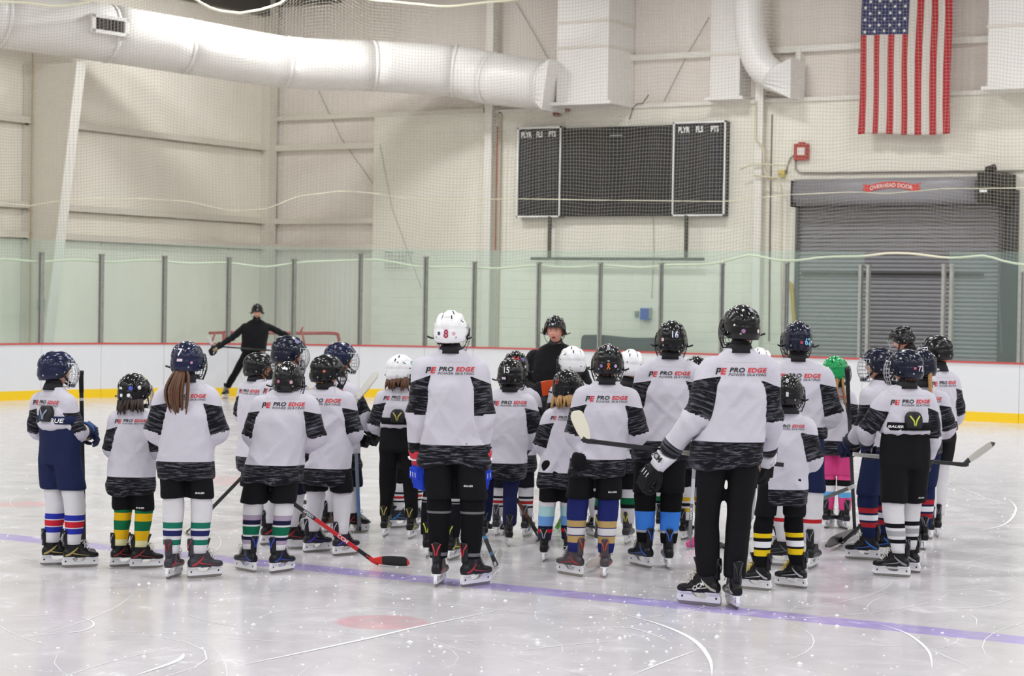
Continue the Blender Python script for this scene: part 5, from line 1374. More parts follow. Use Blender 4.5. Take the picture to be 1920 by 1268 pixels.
    obj_mat('vents', VENT_ME, hel, None)['kind'] = 'stuff'; obj_mat('helmet_trim', TRIM_ME, hel, None)['kind'] = 'stuff'; obj_mat('chin_strap', STRAP_ME, hel, None)
    if cage == 'visor': obj_mat('visor', VISOR_ME, hel, M_VISOR)
    elif cage: obj_mat('cage', CAGE_ME, hel, M_CAGEW if cage == 'bright' else M_CAGEB)
    if number:
        tx, colr, ph, el, ht = number; ht *= 1.5; V_, F_ = text_centered(tx, height=ht, offset=0.02, sx=0.85); m_ = MB(); decal_helmet(V_, F_, ph, el, 0.0065, m_); part('number_sticker', m_, mat('sticker_' + colr.strip('#'), colr, 0.5), hel)
    for st in stickers:
        kind, colr, ph, el, sz = st; m_ = MB(); V_, F_ = disc_patch(sz) if kind == 'disc' else (ribbon_patch(sz) if kind == 'ribbon' else (grid_patch(sz * 2, sz) if kind == 'rect' else grid_patch(sz * 1.2, sz * 2)))
        decal_helmet(V_, F_, ph, el, 0.0018, m_); part('sticker', m_, mat('sticker_' + colr.strip('#'), colr, 0.5), hel)
    # ---- hair
    if hair:
        style, hc = hair; rg = random.Random(sum(ord(c) * (i_ + 3) for i_, c in enumerate(key))); m_ = MB()
        if style == 'short':
            for q in range(26):
                a = math.radians(rg.uniform(112, 248)); p0 = Hm @ Vector((0.088 * math.sin(a), 0.098 * math.cos(a), -0.045)); L_ = rg.uniform(0.035, 0.06) * hs
                p1 = p0 + Vector((rg.uniform(-.01, .01), rg.uniform(-.012, .004), -L_)); m_.tube([p0, (p0 + p1) / 2 + Vector((0, -.006, 0)), p1], [0.012 * hs, 0.011 * hs, 0.004 * hs], 6)
        elif style in ('bob', 'long'):
            L0 = 0.13 if style == 'bob' else 0.32
            for q in range(34):
                a = math.radians(rg.uniform(100, 260)); p0 = Hm @ Vector((0.090 * math.sin(a), 0.102 * math.cos(a), -0.04)); L_ = L0 * rg.uniform(0.75, 1.1)
                ox = rg.uniform(-.02, .02) if style == 'bob' else rg.uniform(-.05, .05); p1 = p0 + Vector((ox, -0.035 - (0.02 if style == 'long' else 0), -L_ * 0.5)); p2 = p0 + Vector((ox * 1.6 + 0.012 * math.sin(q), -0.045, -L_))
                P_, R_ = resample([p0[:], p1[:], p2[:]], [0.012, 0.013, 0.004], 7); m_.tube(P_, R_ * hs, 6)
        elif style == 'ponytail':
            for q in range(24):
                ox, oy = rg.gauss(0, 0.012), rg.gauss(0, 0.008); p0 = Hm @ Vector((ox * 0.6, -0.085, -0.05)); dx = -0.02
                pts = [p0, p0 + Vector((ox * 1.6, -0.055 + oy, -0.05)), p0 + Vector((ox * 2.6 + dx, -0.085 + oy * 1.6, -0.15)), p0 + Vector((ox * 2.4 + dx, -0.085 + oy * 1.6, -0.24)), p0 + Vector((ox * 1.6 + dx * 0.5 + 0.008 * math.sin(q), -0.075 + oy, -0.30 - rg.uniform(0, 0.05)))]
                P_, R_ = resample([p[:] for p in pts], [0.008, 0.011, 0.011, 0.010, 0.003], 12); m_.tube(P_, R_, 6)
        elif style == 'braid':
            for st in range(3):
                pts = []
                for q in range(22):
                    t = q / 21; p0 = Hm @ Vector((0.0, -0.10, -0.06)); pts.append((p0[0] + 0.011 * math.sin(t * 26 + st * 2.09), p0[1] - 0.03 - 0.03 * t + 0.009 * math.cos(t * 26 + st * 2.09), p0[2] - 0.26 * t))
                m_.tube(pts, [0.011 * (1 - 0.5 * q / 21) for q in range(22)], 6)
        part('hair', m_, M_HAIR[hc], root, True)
    PERSONS[key] = dict(root=root, d=d, s=s, sk=sk, arm=armj, Hm=Hm, C=C, rz=rz, zc=zc, hs=hs, shc=shc, jer=jer)
    return PERSONS[key]
def to_world(pk, p):
    q = PERSONS[pk]; c, s = math.cos(q['rz']), math.sin(q['rz']); p = np.asarray(p, float)
    return np.array([q['C'][0] + p[0] * c - p[1] * s, q['C'][1] + p[0] * s + p[1] * c, q['C'][2] + p[2]])
# ================================================================== THE PEOPLE
NB = '#1b2447'   # navy
W_ = '#d6d4d8'; BK = '#101013'
SOCK = {
 'p1': ('white_blue_red', W_, [(.46, .56, '#2b35a0'), (.58, .69, '#c3293a'), (.71, .81, '#2b35a0')]),
 'p2': ('yellow_green', '#e0b21c', [(0, .06, '#156b45'), (.28, .55, '#156b45'), (.82, 1, '#dcd9a6')]),
 'p3': ('white_green_navy', W_, [(.43, .54, '#1d6f5c'), (.58, .68, '#262a5c'), (.75, .84, '#1d6f5c')]),
 'p4': ('lilac_green', W_, [(.25, .36, '#a596ab'), (.36, .46, '#1c1b3a'), (.50, .68, '#12654a'), (.72, .79, '#1c1b3a'), (.79, .88, '#a596ab')]),
 'plain': ('plain_white', W_, []),
 'p14': ('black_red_white', W_, [(.28, .36, '#1a1b28'), (.44, .54, '#b3282f'), (.62, .68, '#1a1b28')]),
 'p15': ('teal_blue_red', W_, [(.10, .36, '#a9d0d4'), (.36, .62, '#6f9fdc'), (.62, .70, '#1b2140'), (.70, .80, '#c4222c'), (.80, 1, '#2a2d4a')]),
 'p18': ('navy_gold', '#232a66', [(.40, .52, '#b99c66'), (.54, .67, W_), (.69, .82, '#b99c66')]),
 'p19': ('green_black_white', W_, [(.22, .42, '#14653f'), (.42, .54, '#15171c')]),
 'p20': ('black_blue', BK, [(.36, .74, '#3f82e0'), (.74, .79, '#a9a9b0')]),
 'p21': ('white_yellow_black', W_, [(.28, .40, '#d3ab22'), (.46, .56, '#15151a'), (.62, .74, '#d3ab22')]),
 'p24': ('black_yellow_white', BK, [(.33, .42, '#e4c21c'), (.49, .61, '#e6e6ea'), (.66, .78, '#e4c21c')]),
 'p25': ('white_red_line', W_, [(.52, .60, '#b4262c')]),
 'p26': ('pink_black_blue', '#e2508f', [(.10, .28, '#16161a'), (.28, .46, '#ece6ea'), (.46, .62, '#64b2e6')]),
 'p27': ('navy_red_white', NB, [(.28, .40, '#a82a34'), (.45, .58, '#e3e3ea'), (.63, .75, '#a82a34')]),
 'p28': ('white_black_grey', W_, [(.40, .49, '#141418'), (.55, .66, '#a3a3a6'), (.72, .80, '#141418')]),
 'p11': ('black_tape', BK, [(.20, .24, '#6d6d70'), (.90, .96, '#6d6d70')]),
 'p12': ('black_white_band', '#14151c', [(.10, .16, '#a9a9ad'), (.20, .22, '#8a8a8e')]),
 'black': ('all_black', BK, []),
}
person('p1', 'player in navy helmet marked 33 with navy pants, farthest left', ((100, 1060, 84), (140, 1064, 80)), (92, 659), 728, 800, 917, face=48, head=26, w=96, hemw=92, arms=(((0.07, 0.03, -0.26), (-0.10, 0.22, -0.28)), ((0.08, 0.04, -0.24), (-0.04, 0.23, -0.24))), pant_col=NB, sock=SOCK['p1'], helmet='navy', cage='bright', gloves=('#1b2447', '#1b2447', '#2f6fc0'), tucked=True, number=('33', '#e8e8ee', 215, 8, 0.028), stickers=(('disc', '#8f9bc8', 40, 42, 0.02), ('rect', '#d8dade', 52, 20, 0.010)), flash='#b7a45a', showface=True, belttext=('TRUE', 0.45, 0.13), padcol='#8fa0b8')
person('p2', 'small child in black helmet covered in stickers, yellow and green socks', ((227, 1063, 70), (265, 1066, 78)), (252, 700), 764, 920, 957, ptext=('BAUER', 0.5, 950, 0.065), face=12, head=26, w=80, hemw=84, arms=('tight', 'tight'), sock=SOCK['p2'], cage='bright', hair=('bob', 'dark'), number=('2', '#d9dac0', 196, 30, 0.034), stickers=(('disc', '#4d5fd0', 152, 8, 0.017), ('disc', '#e9e9ea', 120, 12, 0.016), ('disc', '#e9e9ea', 158, -14, 0.014), ('rect', '#f0f0f0', 186, 8, 0.016), ('disc', '#b9b48a', 60, 48, 0.018), ('disc', '#e6e6e6', 182, -14, 0.013)), flash='#8d2a30', accent='#9a9aa2', lace='#dedbc8')
person('p3', 'girl in navy helmet marked 7 with a long brown ponytail', ((322, 1084, 22), (374, 1084, 62)), (352, 640), 712, 897, 934, ptext=('BAUER', 0.55, 922, 0.065), face=4, head=22, w=100, hemw=104, arms=('hold', 'hold'), sock=SOCK['p3'], helmet='navy', hair=('ponytail', 'brown'), number=('7', '#e8e8ee', 176, 22, 0.036), stickers=(('rect', '#d9c9d4', 176, 0, 0.020), ('disc', '#c98ab0', 140, -8, 0.010)), boot='#3b3b42', flash='#c03038', accent='#8a2028', lace='#e3e0d8')
person('p4', 'player in black helmet with purple and green striped socks', ((466, 1072, -35), (522, 1074, 42)), (540, 678), 731, 900, 944, face=8, head=6, w=108, hemw=108, arms=('hold', 'hold'), sock=SOCK['p4'], hair=('short', 'honey'), stickers=(('disc', '#b06a90', 195, -6, 0.013), ('disc', '#d8a0b0', 155, -8, 0.013), ('rect', '#e4e4e6', 176, 34, 0.020)), boot='#17181d', flash='#2c3f9a', accent='#3454c8', lace='#c9c7c2')
person('p5', 'player in black helmet marked 12 with plain white socks', ((587, 1036, 55), (641, 1042, 50)), (613, 665), 726, 905, 922, face=20, head=40, w=104, hemw=98, arms=('tight', 'hold'), sock=SOCK['plain'], hair=('short', 'blond'), number=('12', '#ecdcdc', 186, 4, 0.030), stickers=(('disc', '#c86a50', 128, 0, 0.011),), flash='#4038a8', accent='#b8b8c0', boot='#1b1a22')
person('p6', 'child in black helmet with silver top sticker beside the ponytail girl', ((466, 978, 10), (497, 984, 40)), (485, 661), 712, 880, 915, face=52, head=34, w=80, hemw=78, arms=('hold', 'hold'), sock=SOCK['p4'], cage='dark', stickers=(('rect', '#c9cad0', 60, 62, 0.020), ('rect', '#b9bac0', 70, 30, 0.007)), boot='#1d1d22', skin='tan', showface=True)
person('p7', 'taller player in navy helmet with shield crest seen in profile facing right', ((508, 1022, 60), (548, 1030, 82)), (551, 630), 706, 878, 925, face=48, head=26, nod=4, w=104, hemw=102, arms=('hold', 'tight'), pant_col='#12162b', sock=SOCK['plain'], helmet='darknavy', cage='bright', stickers=(('disc', '#8a7fae', 62, 46, 0.020), ('rect', '#b9bac8', 76, 24, 0.007)), boot='#1a1a1e', flash='#a02a30', skin='tan', showface=True)
person('p9', 'child almost hidden behind the taller navy-helmet player on the left', ((532, 962, 20), (556, 962, 30)), (541, 657), 712, 880, 915, face=30, head=20, w=72, hemw=70, sock=SOCK['plain'], arms=('tight', 'tight'))
person('p8', 'player in navy helmet holding a pale stick blade upright', ((614, 998, 25), (658, 1000, 60)), (636, 642), 708, 875, 912, face=45, head=26, w=90, hemw=86, arms=('hold', 'wide'), pant_col='#12162b', sock=SOCK['plain'], helmet='navy', cage='bright', stickers=(('disc', '#8f9bc8', 40, 44, 0.018), ('rect', '#d0d0d8', 62, 20, 0.009)), skin='tan', showface=True, flash='#8a2a30')
person('p10', 'child in white helmet with black pants and exposed black back pads', ((722, 1006, 10), (771, 1010, 14)), (752, 665), 722, 800, 905, face=8, head=34, w=76, hemw=74, arms=('hold', 'hold'), longpants=True, tucked=True, padcol='#a89a4a', helmet='white', hair=('bob', 'brown'), stickers=(('disc', '#7fb6c0', 70, 30, 0.016), ('rect', '#1a1a1c', 150, 30, 0.008)), flash='#c9c23a', accent='#b8a850', boot='#1a1b1c')
person('p34', 'child hidden behind the white-helmet child with black pants', ((745, 990, 60), (778, 985, 30)), (788, 690), 735, 880, 908, face=10, head=10, w=58, hemw=58, sock=SOCK['p14'], arms=('tight', 'tight'), boot='#2a2d33', flash='#2f7fc8')
person('p12', 'player hidden behind the tall white-helmet player, navy helmet edge showing', ((801, 1044, 4), (848, 1050, 20)), (853, 648), 716, 880, 925, face=5, head=10, w=82, hemw=82, pant_col='#12162b', sock=SOCK['p12'], helmet='navy', arms=('tight', 'tight'), flash='#c9d83a', accent='#c9d83a')
person('p11', 'tall player in white helmet marked 8 wearing bright blue and red gloves', ((822, 1098, 12), (884, 1100, 42)), (846, 582), 657, 871, 935, ptext=('BAUER', 0.5, 908, 0.065), face=2, head=12, w=122, hemw=122, arms=(((0.045, -0.02, -0.29), (0.035, 0.02, -0.545)), ((0.045, -0.02, -0.29), (0.045, 0.02, -0.55))), sock=SOCK['p11'], helmet='white', cage='bright', hair=('short', 'dark'), gloves=('#1f3fc0', '#c8283a', '#e6e6ee'), number=('8', '#a8204e', 178, -10, 0.036), stickers=(('disc', '#3d3a66', 200, -10, 0.012), ('disc', '#d8a8b0', 157, -10, 0.012), ('rect', '#d9d9d2', 178, 38, 0.020)), boot='#1c1c20', flash='#a02630', accent='#c8303a', skin='tan')
person('p14', 'player behind the 15 helmet wearing a purple helmet marked 64', ((931, 1004, 6), (987, 1006, 18)), (967, 658), 722, 878, 915, face=2, head=-4, w=80, hemw=78, sock=SOCK['p14'], arms=('hold', 'tight'), number=('64', '#d02a34', 180, 26, 0.030), stickers=(('disc', '#6a5a9a', 150, 26, 0.017), ('disc', '#c8b8c8', 138, -2, 0.014), ('disc', '#a890b0', 214, 26, 0.016)), helmet='black', boot='#3a3a40', accent='#8d8d95', pant_col='#1a1a24')
person('p13', 'player in black helmet marked 15 with navy pants down to the skates', ((906, 1016, -8), (953, 1024, -6)), (958, 672), 731, 893, 960, face=0, head=14, w=88, hemw=88, arms=('holdlow', 'holdlow'), pant_col='#1a1f47', longpants=True, hair=('short', 'dark'), number=('15', '#e6e6ea', 180, 14, 0.034), stickers=(('rect', '#cdbfcc', 190, -14, 0.018),), accent='#55565c', boot='#1d1d20')
person('p16', 'player in plain white helmet right in front of the coach in black', ((1062, 1006, 5), (1118, 1008, -30)), (1073, 649), 714, 880, 915, face=-6, head=-16, w=76, hemw=76, sock=SOCK['plain'], helmet='white', arms=('tight', 'tight'), hair=('short', 'dark'), stickers=(('rect', '#2a2a2c', 170, -16, 0.006), ('disc', '#c89058', 150, -18, 0.005)))
person('p19', 'player in white helmet partly hidden behind the orange ribbon helmet', ((1124, 1026, 10), (1176, 1020, 12)), (1184, 655), 722, 885, 920, face=8, head=-20, w=78, hemw=78, sock=SOCK['p19'], helmet='white', arms=('hold', 'hold'), stickers=(('disc', '#4a4438', 150, -2, 0.016), ('rect', '#2a2a2c', 205, 12, 0.007)), boot='#3c3d40', accent='#d2c43a')
person('p15', 'small child in black helmet marked 27 with fair hair and light blue socks', ((1020, 1052, 4), (1064, 1050, 0)), (1064, 693), 758, 912, 942, face=4, head=22, w=72, hemw=80, arms=('hold', 'tight'), sock=SOCK['p15'], hair=('bob', 'blond'), number=('27', '#c83a34', 188, 14, 0.022), cage='dark', boot='#141416', accent='#a9a9b0')
person('p18', 'player in black helmet with an orange ribbon sticker and navy gold socks', ((1076, 1080, -42), (1135, 1082, 6)), (1140, 645), 716, 892, 936, ptext=('BAUER', 0.6, 920, 0.065), face=-2, head=0, w=106, hemw=106, arms=('holdlow', 'hold'), sock=SOCK['p18'], cage='dark', stickers=(('ribbon', '#e8702a', 180, -10, 0.021), ('disc', '#8a70a8', 202, -11, 0.012), ('disc', '#c0a8d0', 158, -11, 0.012), ('tall', '#8f8f96', 180, 44, 0.020), ('rect', '#d0d0d4', 180, 4, 0.008)), hair=('short', 'brown'), boot='#4a4348', flash='#b02a34', accent='#c04a3a')
person('p33', 'child hidden behind the player in the 16 helmet', ((1236, 996, 4), (1262, 994, 0)), (1246, 712), 752, 890, 920, face=0, w=56, hemw=56, sock=SOCK['p19'], arms=('tight', 'tight'))
person('p21', 'child with a dark helmet edge showing beside the 16 helmet player', ((1284, 1012, 20), (1314, 1010, 10)), (1306, 668), 732, 880, 915, face=5, head=-20, w=66, hemw=66, sock=SOCK['p21'], arms=('tight', 'tight'), stickers=(('disc', '#c03a48', 215, 20, 0.014),))
person('p20', 'tall player in black helmet marked 16 with blue sock bands', ((1207, 1064, -34), (1252, 1066, -6)), (1260, 601), 668, 860, 925, face=2, head=-6, w=104, hemw=106, arms=('hold', 'hold'), sock=SOCK['p20'], cage='dark', number=('16', '#dfe6fa', 174, 12, 0.034), stickers=(('disc', '#e6b8b8', 214, -4, 0.013),), hair=('short', 'dark'), skin='tan', flash='#2f56b0', accent='#3a68c8', boot='#17181c')
person('p23', 'player in white helmet hidden behind the tallest front player', ((1400, 1012, 0), (1440, 1010, 0)), (1424, 652), 720, 880, 915, face=-5, head=-10, w=74, hemw=74, sock=SOCK['plain'], helmet='white', arms=('tight', 'tight'))
person('p25', 'tall player in navy helmet marked 62 with white socks and red stripe', ((1468, 1062, -75), (1522, 1066, 14)), (1496, 602), 673, 820, 922, face=-4, head=-6, w=112, hemw=104, arms=('hold', 'hold'), pant_col=NB, sock=SOCK['p25'], helmet='darknavy', cage='dark', hair=('short', 'dark'), gloves=('#161c3c', '#161c3c', '#c9c9d0'), number=('62', '#7fc4e8', 158, -8, 0.032), stickers=(('disc', '#b03a58', 178, -10, 0.012), ('disc', '#c8c8d0', 138, -10, 0.010)), boot='#1b1b1f', bandk=0.6)
person('p26', 'girl in green helmet with pink pants and long fair hair', ((1552, 990, 20), (1583, 992, -20)), (1567, 668), 722, 850, 893, face=8, head=24, w=66, hemw=66, pant_col='#df4a8c', sock=SOCK['p26'], helmet='green', cage='dark', hair=('long', 'honey'), stickers=(('disc', '#a8a060', 200, 52, 0.018), ('rect', '#d8e8dc', 175, 12, 0.008)), arms=('tight', 'hold'), boot='#26282a')
person('p30', 'player in black helmet and white socks at the far right of the group', ((1740, 1010, -20), (1756, 1006, -8)), (1756, 630), 692, 806, 868, face=-48, head=-36, nod=6, w=90, hemw=84, arms=('holdlow', 'holdlow'), sock=SOCK['plain'], cage='bright', gloves=('#1b2447', '#1b2447', '#2a3358'), stickers=(('rect', '#c8c8d0', 260, 22, 0.006),), skin='tan', showface=True, pant_col='#17171a', flash='#b8a850', bandk=0.6, print_dx=-0.02)
person('p29', 'girl with a fair braid behind the 72 helmet', ((1712, 1030, -60), (1731, 1030, -10)), (1728, 655), 722, 850, 915, face=-20, head=-16, w=84, hemw=80, arms=('hold', 'hold'), pant_col=NB, sock=SOCK['p27'], helmet='darknavy', hair=('braid', 'blond'), flash='#2f56b0')
person('p27', 'player in navy helmet with bright cage facing left, red striped navy socks', ((1627, 1050, -84), (1662, 1044, -80)), (1643, 652), 714, 850, 928, face=-58, head=-26, w=102, hemw=90, arms=('hold', 'hold'), pant_col=NB, sock=SOCK['p27'], helmet='darknavy', cage='bright', gloves=('#161c3c', '#161c3c', '#2a3358'), stickers=(('rect', '#b8b8c4', 285, 26, 0.006),), flash='#2f6fd0', lace='#e8e6e0', showface=True, bandk=0.5)
person('p28', 'player in navy helmet marked 72 with black pants pulled over the jersey', ((1682, 1082, -80), (1702, 1074, -70)), (1697, 655), 724, 812, 942, face=-22, head=-34, w=104, hemw=96, arms=(((0.13, 0.06, -0.23), (0.05, 0.26, -0.34)), ((0.05, -0.01, -0.28), (0.03, 0.10, -0.50))), tucked=True, belttext=('BAUER', -0.62, 0.10), padcol='#c6d04a', ptext=('BAUER', 0.55, 932, 0.05), sock=SOCK['p28'], helmet='darknavy', cage='bright', gloves=('#161c3c', '#161c3c', '#2a3358'), number=('72', '#dccada', 186, -4, 0.030), hair=('short', 'brown'), stickers=(('disc', '#c05a78', 205, -4, 0.010),), flash='#8d8d94', lace='#d8d6d0', showface=True)
person('p24', 'small child in black helmet marked 8 with yellow and white striped socks', ((1424, 1107, -66), (1492, 1103, -60)), (1478, 702), 771, 946, 968, face=-4, head=12, w=84, hemw=92, arms=('hold', 'hold'), sock=SOCK['p24'], hair=('short', 'dark'), number=('8', '#d8d8de', 176, 36, 0.024), stickers=(('tall', '#c9c9cc', 174, -4, 0.016), ('rect', '#b9b9c0', 178, 20, 0.006)), lace='#e0bf2a', flash='#b9b9bd', accent='#3a3a40')
person('p22', 'tallest front player in black helmet and long black pants holding a white-bladed stick', ((1323, 1136, -66), (1376, 1140, -14)), (1390, 572), 655, 869, 1000, face=-6, head=-22, w=128, hemw=126, arms=(((0.10, -0.05, -0.27), (0.26, 0.02, -0.50)), ((0.035, 0.03, -0.29), (0.05, 0.27, -0.50))), longpants=True, cage='dark', gloves=('#121214', '#dcdce2', '#e8e8ec'), stickers=(('disc', '#9a6a98', 203, -13, 0.013), ('disc', '#d8c0c4', 160, -13, 0.012), ('tall', '#8f8f96', 176, 44, 0.018), ('rect', '#dcdce0', 178, 20, 0.007), ('disc', '#d8d8d8', 230, 2, 0.007)), skin='tan', flash='#b8b6a8', lace='#d9d4c4', boottext='CCM', glovetext='CCM', accent='#2a2a2e', hair=None)
# coaches
person('p17', 'coach in black jacket and black helmet facing the group, talking', ((1030, 924, 190), (1075, 922, 170)), (1043, 592), 645, 800, 850, face=183, head=6, nod=10, headfwd=0.07, w=98, hemw=92, arms=('hold', 'hold'), longpants=True, jacket=True, cage=None, skin='pink', showface=True, logo=False, group='coaches in black', hair=('short', 'brown'), stickers=(('rect', '#d0d0d4', 0, 26, 0.010),), lean=0.10, neck=True)
person('p32', 'coach in black stretching with a stick far off near the boards', ((424, 747, 200), (520, 752, 150)), (482, 570), 600, 658, 690, face=178, head=0, nod=22, headfwd=0.05, w=52, hemw=46, arms=(((0.34, 0.02, -0.16), (0.44, 0.12, -0.32)), ((0.22, 0.02, -0.20), (0.46, 0.10, -0.36))), longpants=True, jacket=True, cage=None, skin='fair', showface=True, logo=False, group='coaches in black', gloves=('#161616', '#161616', '#8a7a3a'), lean=0.06, neck=True)
person('p31', 'coach with black helmet and clear visor looking down behind the right group', ((1690, 914, -90), (1720, 911, -80)), (1696, 613), 656, 800, 850, face=-75, head=-6, nod=26, headfwd=0.05, w=84, hemw=80, arms=('tight', 'tight'), longpants=True, jacket=True, cage='visor', skin='pink', showface=True, logo=False, group='coaches in black', lean=0.05)
# ================================================================== STICKS
def ramp_mat(name, segs):
    m = bpy.data.materials.new(name); m.use_nodes = True; nt = m.node_tree; p = nt.nodes['Principled BSDF']; p.inputs['Roughness'].default_value = 0.35
    at = nt.nodes.new('ShaderNodeAttribute'); at.attribute_name = 't'; r = nt.nodes.new('ShaderNodeValToRGB'); cr = r.color_ramp; cr.interpolation = 'CONSTANT'
    cr.elements.remove(cr.elements[1]); cr.elements[0].position = 0; cr.elements[0].color = lin(segs[0][1]) + (1,)
    for a, c in segs[1:]:
        e = cr.elements.new(a); e.color = lin(c) + (1,)
    nt.links.new(at.outputs['Fac'], r.inputs[0]); nt.links.new(r.outputs[0], p.inputs['Base Color']); return m
def P3(q):
    if q[0] == 'g': return on_z(q[1], q[2], 0.02)
    if q[0] == 'd': return at_depth(q[1], q[2], q[3])
    return np.asarray(q, float)
def stick(label, butt, heel, tip, shaft, blade='#141416', edge=None, tape=None, text=None, bw=0.068, blade_segs=None, curve=0.02, group='hockey sticks held by the players'):
    B, H, T = P3(butt), P3(heel), P3(tip)
    ax = unit(H - B); L = np.linalg.norm(H - B); bd = unit(T - H); Lb = np.linalg.norm(T - H)
    view = unit(H - EYE)
    r = thing('hockey_stick', label, 'stick', tuple(H), 0, group)
    o = H
    side = unit(np.cross(ax, view)); nrm = unit(np.cross(side, ax))      # broad face toward the camera
    n = 14; rings = []; tt = []
    for i in range(n + 1):
        c = B + ax * (L * i / n) - o; a, b = 0.0155, 0.0105
        rings.append([c + side * x * a + nrm * y * b for x, y in ((-1, -0.7), (-0.7, -1), (0.7, -1), (1, -0.7), (1, 0.7), (0.7, 1), (-0.7, 1), (-1, 0.7))]); tt += [i / n] * 8
    mb = MB().loft(rings); me = recalc(mb.mesh('shaft', [ramp_mat('shaft_paint', shaft)])); attr(me, 't', tt); link('shaft', me, r)
    if tape:
        m_ = MB(); m_.tube([B - o, B - o + ax * 0.01, B - o + ax * tape[0]], [0.018, 0.019, 0.0175], 10); part('grip_tape', m_, mat('tape_' + tape[1].strip('#'), tape[1], 0.8), r, True)
        m_ = MB(); m_.tube([B - o - ax * 0.006, B - o + ax * 0.022], [0.021, 0.021], 10); part('butt_knob', m_, mat('tape_' + tape[1].strip('#'), tape[1], 0.8), r, True)
    # blade: curved plate
    upv = -ax - bd * ((-ax) @ bd); upv = unit(upv); nb_ = unit(np.cross(bd, upv))
    rows = []; tt = []; K = 16
    for i in range(K + 1):
        t = i / K; c = bd * (Lb * (t * 1.12 - 0.12)) + nb_ * curve * (t ** 1.6) * 2 + upv * (0.012 + 0.015 * t * t)
        w = bw * (0.46 + 0.54 * math.sin(min(1, t / 0.55) * math.pi / 2)) * (1.0 if t < 0.80 else math.sqrt(max(0.02, 1 - ((t - 0.80) / 0.205) ** 2))); th = 0.007 * (1.2 - 0.5 * t)
        lo = -0.30 * w if t < 0.86 else -0.30 * w
        rows.append([c + upv * (lo + y * w) + nb_ * x * th for x, y in ((-0.6, 0), (0.6, 0), (1, 0.15), (1, 0.85), (0.6, 1), (-0.6, 1), (-1, 0.85), (-1, 0.15))]); tt += [t] * 8
    me = recalc(MB().loft(rows).mesh('blade', [ramp_mat('blade_wrap', blade_segs or [(0, blade)])])); attr(me, 't', tt); link('blade', me, r)
    m_ = MB(); m_.tube([H - o - ax * 0.10, H - o - ax * 0.03, H - o + bd * 0.02], [(0.0165, 0.0115), (0.019, 0.011), (0.021, 0.009)], 8, up=nrm); part('hosel', m_, mat('hosel_' + shaft[-1][1].strip('#'), shaft[-1][1], 0.35), r, True)
    if text:
        for tx, t, ht, cl in text:
            V, F = text_centered(tx, height=ht, offset=0.02, sx=1.25); c = B + ax * (L * t) - o
            ux = ax if (ax @ RGT) > 0 else -ax; uy = unit(np.cross(-view, ux)); uy = uy if uy @ UPV > 0 else -uy
            nn = unit(np.cross(ux, uy)); nn = nn if nn @ view < 0 else -nn
            P = c + np.outer(V[:, 0], ux) + np.outer(V[:, 1], uy) + nn * 0.0125
            part('lettering', MB().add(P, F), mat('letter_' + cl.strip('#'), cl, 0.5), r)
    return r
def dp(k, off=0.0): return PERSONS[k]['d'] + off
BKS = [(0, '#151517')]
stick('black taped stick stood upright in front of the 33 helmet player', ('d', 152, 697, dp('p1', 0.30)), ('g', 158, 1040), ('g', 190, 1046), [(0, '#1a1a1c'), (.14, '#d8d8da'), (.155, '#1a1a1c')], tape=(0.16, '#1a1a1c'))
stick('thin black stick angled behind the ponytail girl', ('d', 480, 868, dp('p6', -0.2)), ('g', 352, 1000), ('g', 338, 990), [(0, '#1a1a1c'), (.08, '#d8d8da'), (.2, '#19191b'), (.85, '#2a2a2c')], blade='#c9c5b6')
stick('black stick with taped black blade beside the lilac and green socks', ('d', 596, 800, dp('p7', -0.05)), ('g', 578, 966), ('g', 546, 984), [(0, '#1a1a1c')], blade='#121214', bw=0.085)
stick('red and black CCM stick reaching forward across the ice', ('d', 505, 912, dp('p4', 0.30)), ('g', 706, 1056), ('g', 770, 1058), [(0, '#141416'), (.25, '#1c1c1e'), (.42, '#d02028'), (.82, '#141416'), (.93, '#d02028')], blade_segs=[(0, '#e02a20'), (.26, '#151517'), (.93, '#e03a2a')], text=(('SPEED', .36, 0.020, '#e6e6e8'), ('CCM', .68, 0.026, '#f0f0f0')), bw=0.080)
stick('blue-grey stick standing upright behind the plain white socks', ('d', 668, 850, dp('p8', -0.2)), ('g', 674, 996), ('g', 655, 990), [(0, '#6a7684'), (.45, '#4f6f9c'), (.8, '#5c6068')])
stick('pale grey stick blade raised beside the 12 helmet', ('d', 640, 820, dp('p8', -0.28)), ('d', 672, 741, dp('p8', -0.24)), ('d', 697, 692, dp('p8', -0.24)), [(0, '#b9b8b2'), (.6, '#c6c4bc')], blade='#c3c0b8', bw=0.085)
stick('dark stick with black blade lying low right of the white socks', ('d', 640, 925, dp('p8', 0.3)), ('g', 672, 962), ('g', 704, 976), [(0, '#a83a3a'), (.6, '#4a4c52')], blade='#3b3d42')
stick('dark blue-tipped stick between the blue-gloved player and the navy pants', ('d', 868, 905, dp('p11', 0.34)), ('g', 930, 1060), ('g', 934, 1044), [(0, '#17181b'), (.62, '#3a8ab8'), (.66, '#1e2226'), (.82, '#3c6f90'), (.86, '#1c1f22')], blade='#b9b9b4')
stick('black and orange stick raised near the coach', ('d', 1082, 742, dp('p16', 0.25)), ('d', 1046, 716, dp('p16', 0.22)), ('d', 1000, 722, dp('p16', 0.22)), [(0, '#151517')], blade_segs=[(0, '#e8541c'), (.72, '#17171a')], bw=0.13, curve=0.0)
stick('brown-shafted stick in front of the navy pants player', ('d', 968, 935, dp('p14', -0.1)), ('g', 1010, 1004), ('g', 1022, 1012), [(0, '#141416'), (.1, '#6a3d2c'), (.5, '#3a2c28'), (.75, '#1b1b1d')], blade='#4a4846')
stick('black taped stick blade behind the navy pants player', ('d', 895, 940, dp('p14', 0.2)), ('g', 918, 990), ('g', 958, 990), BKS, blade='#222326')
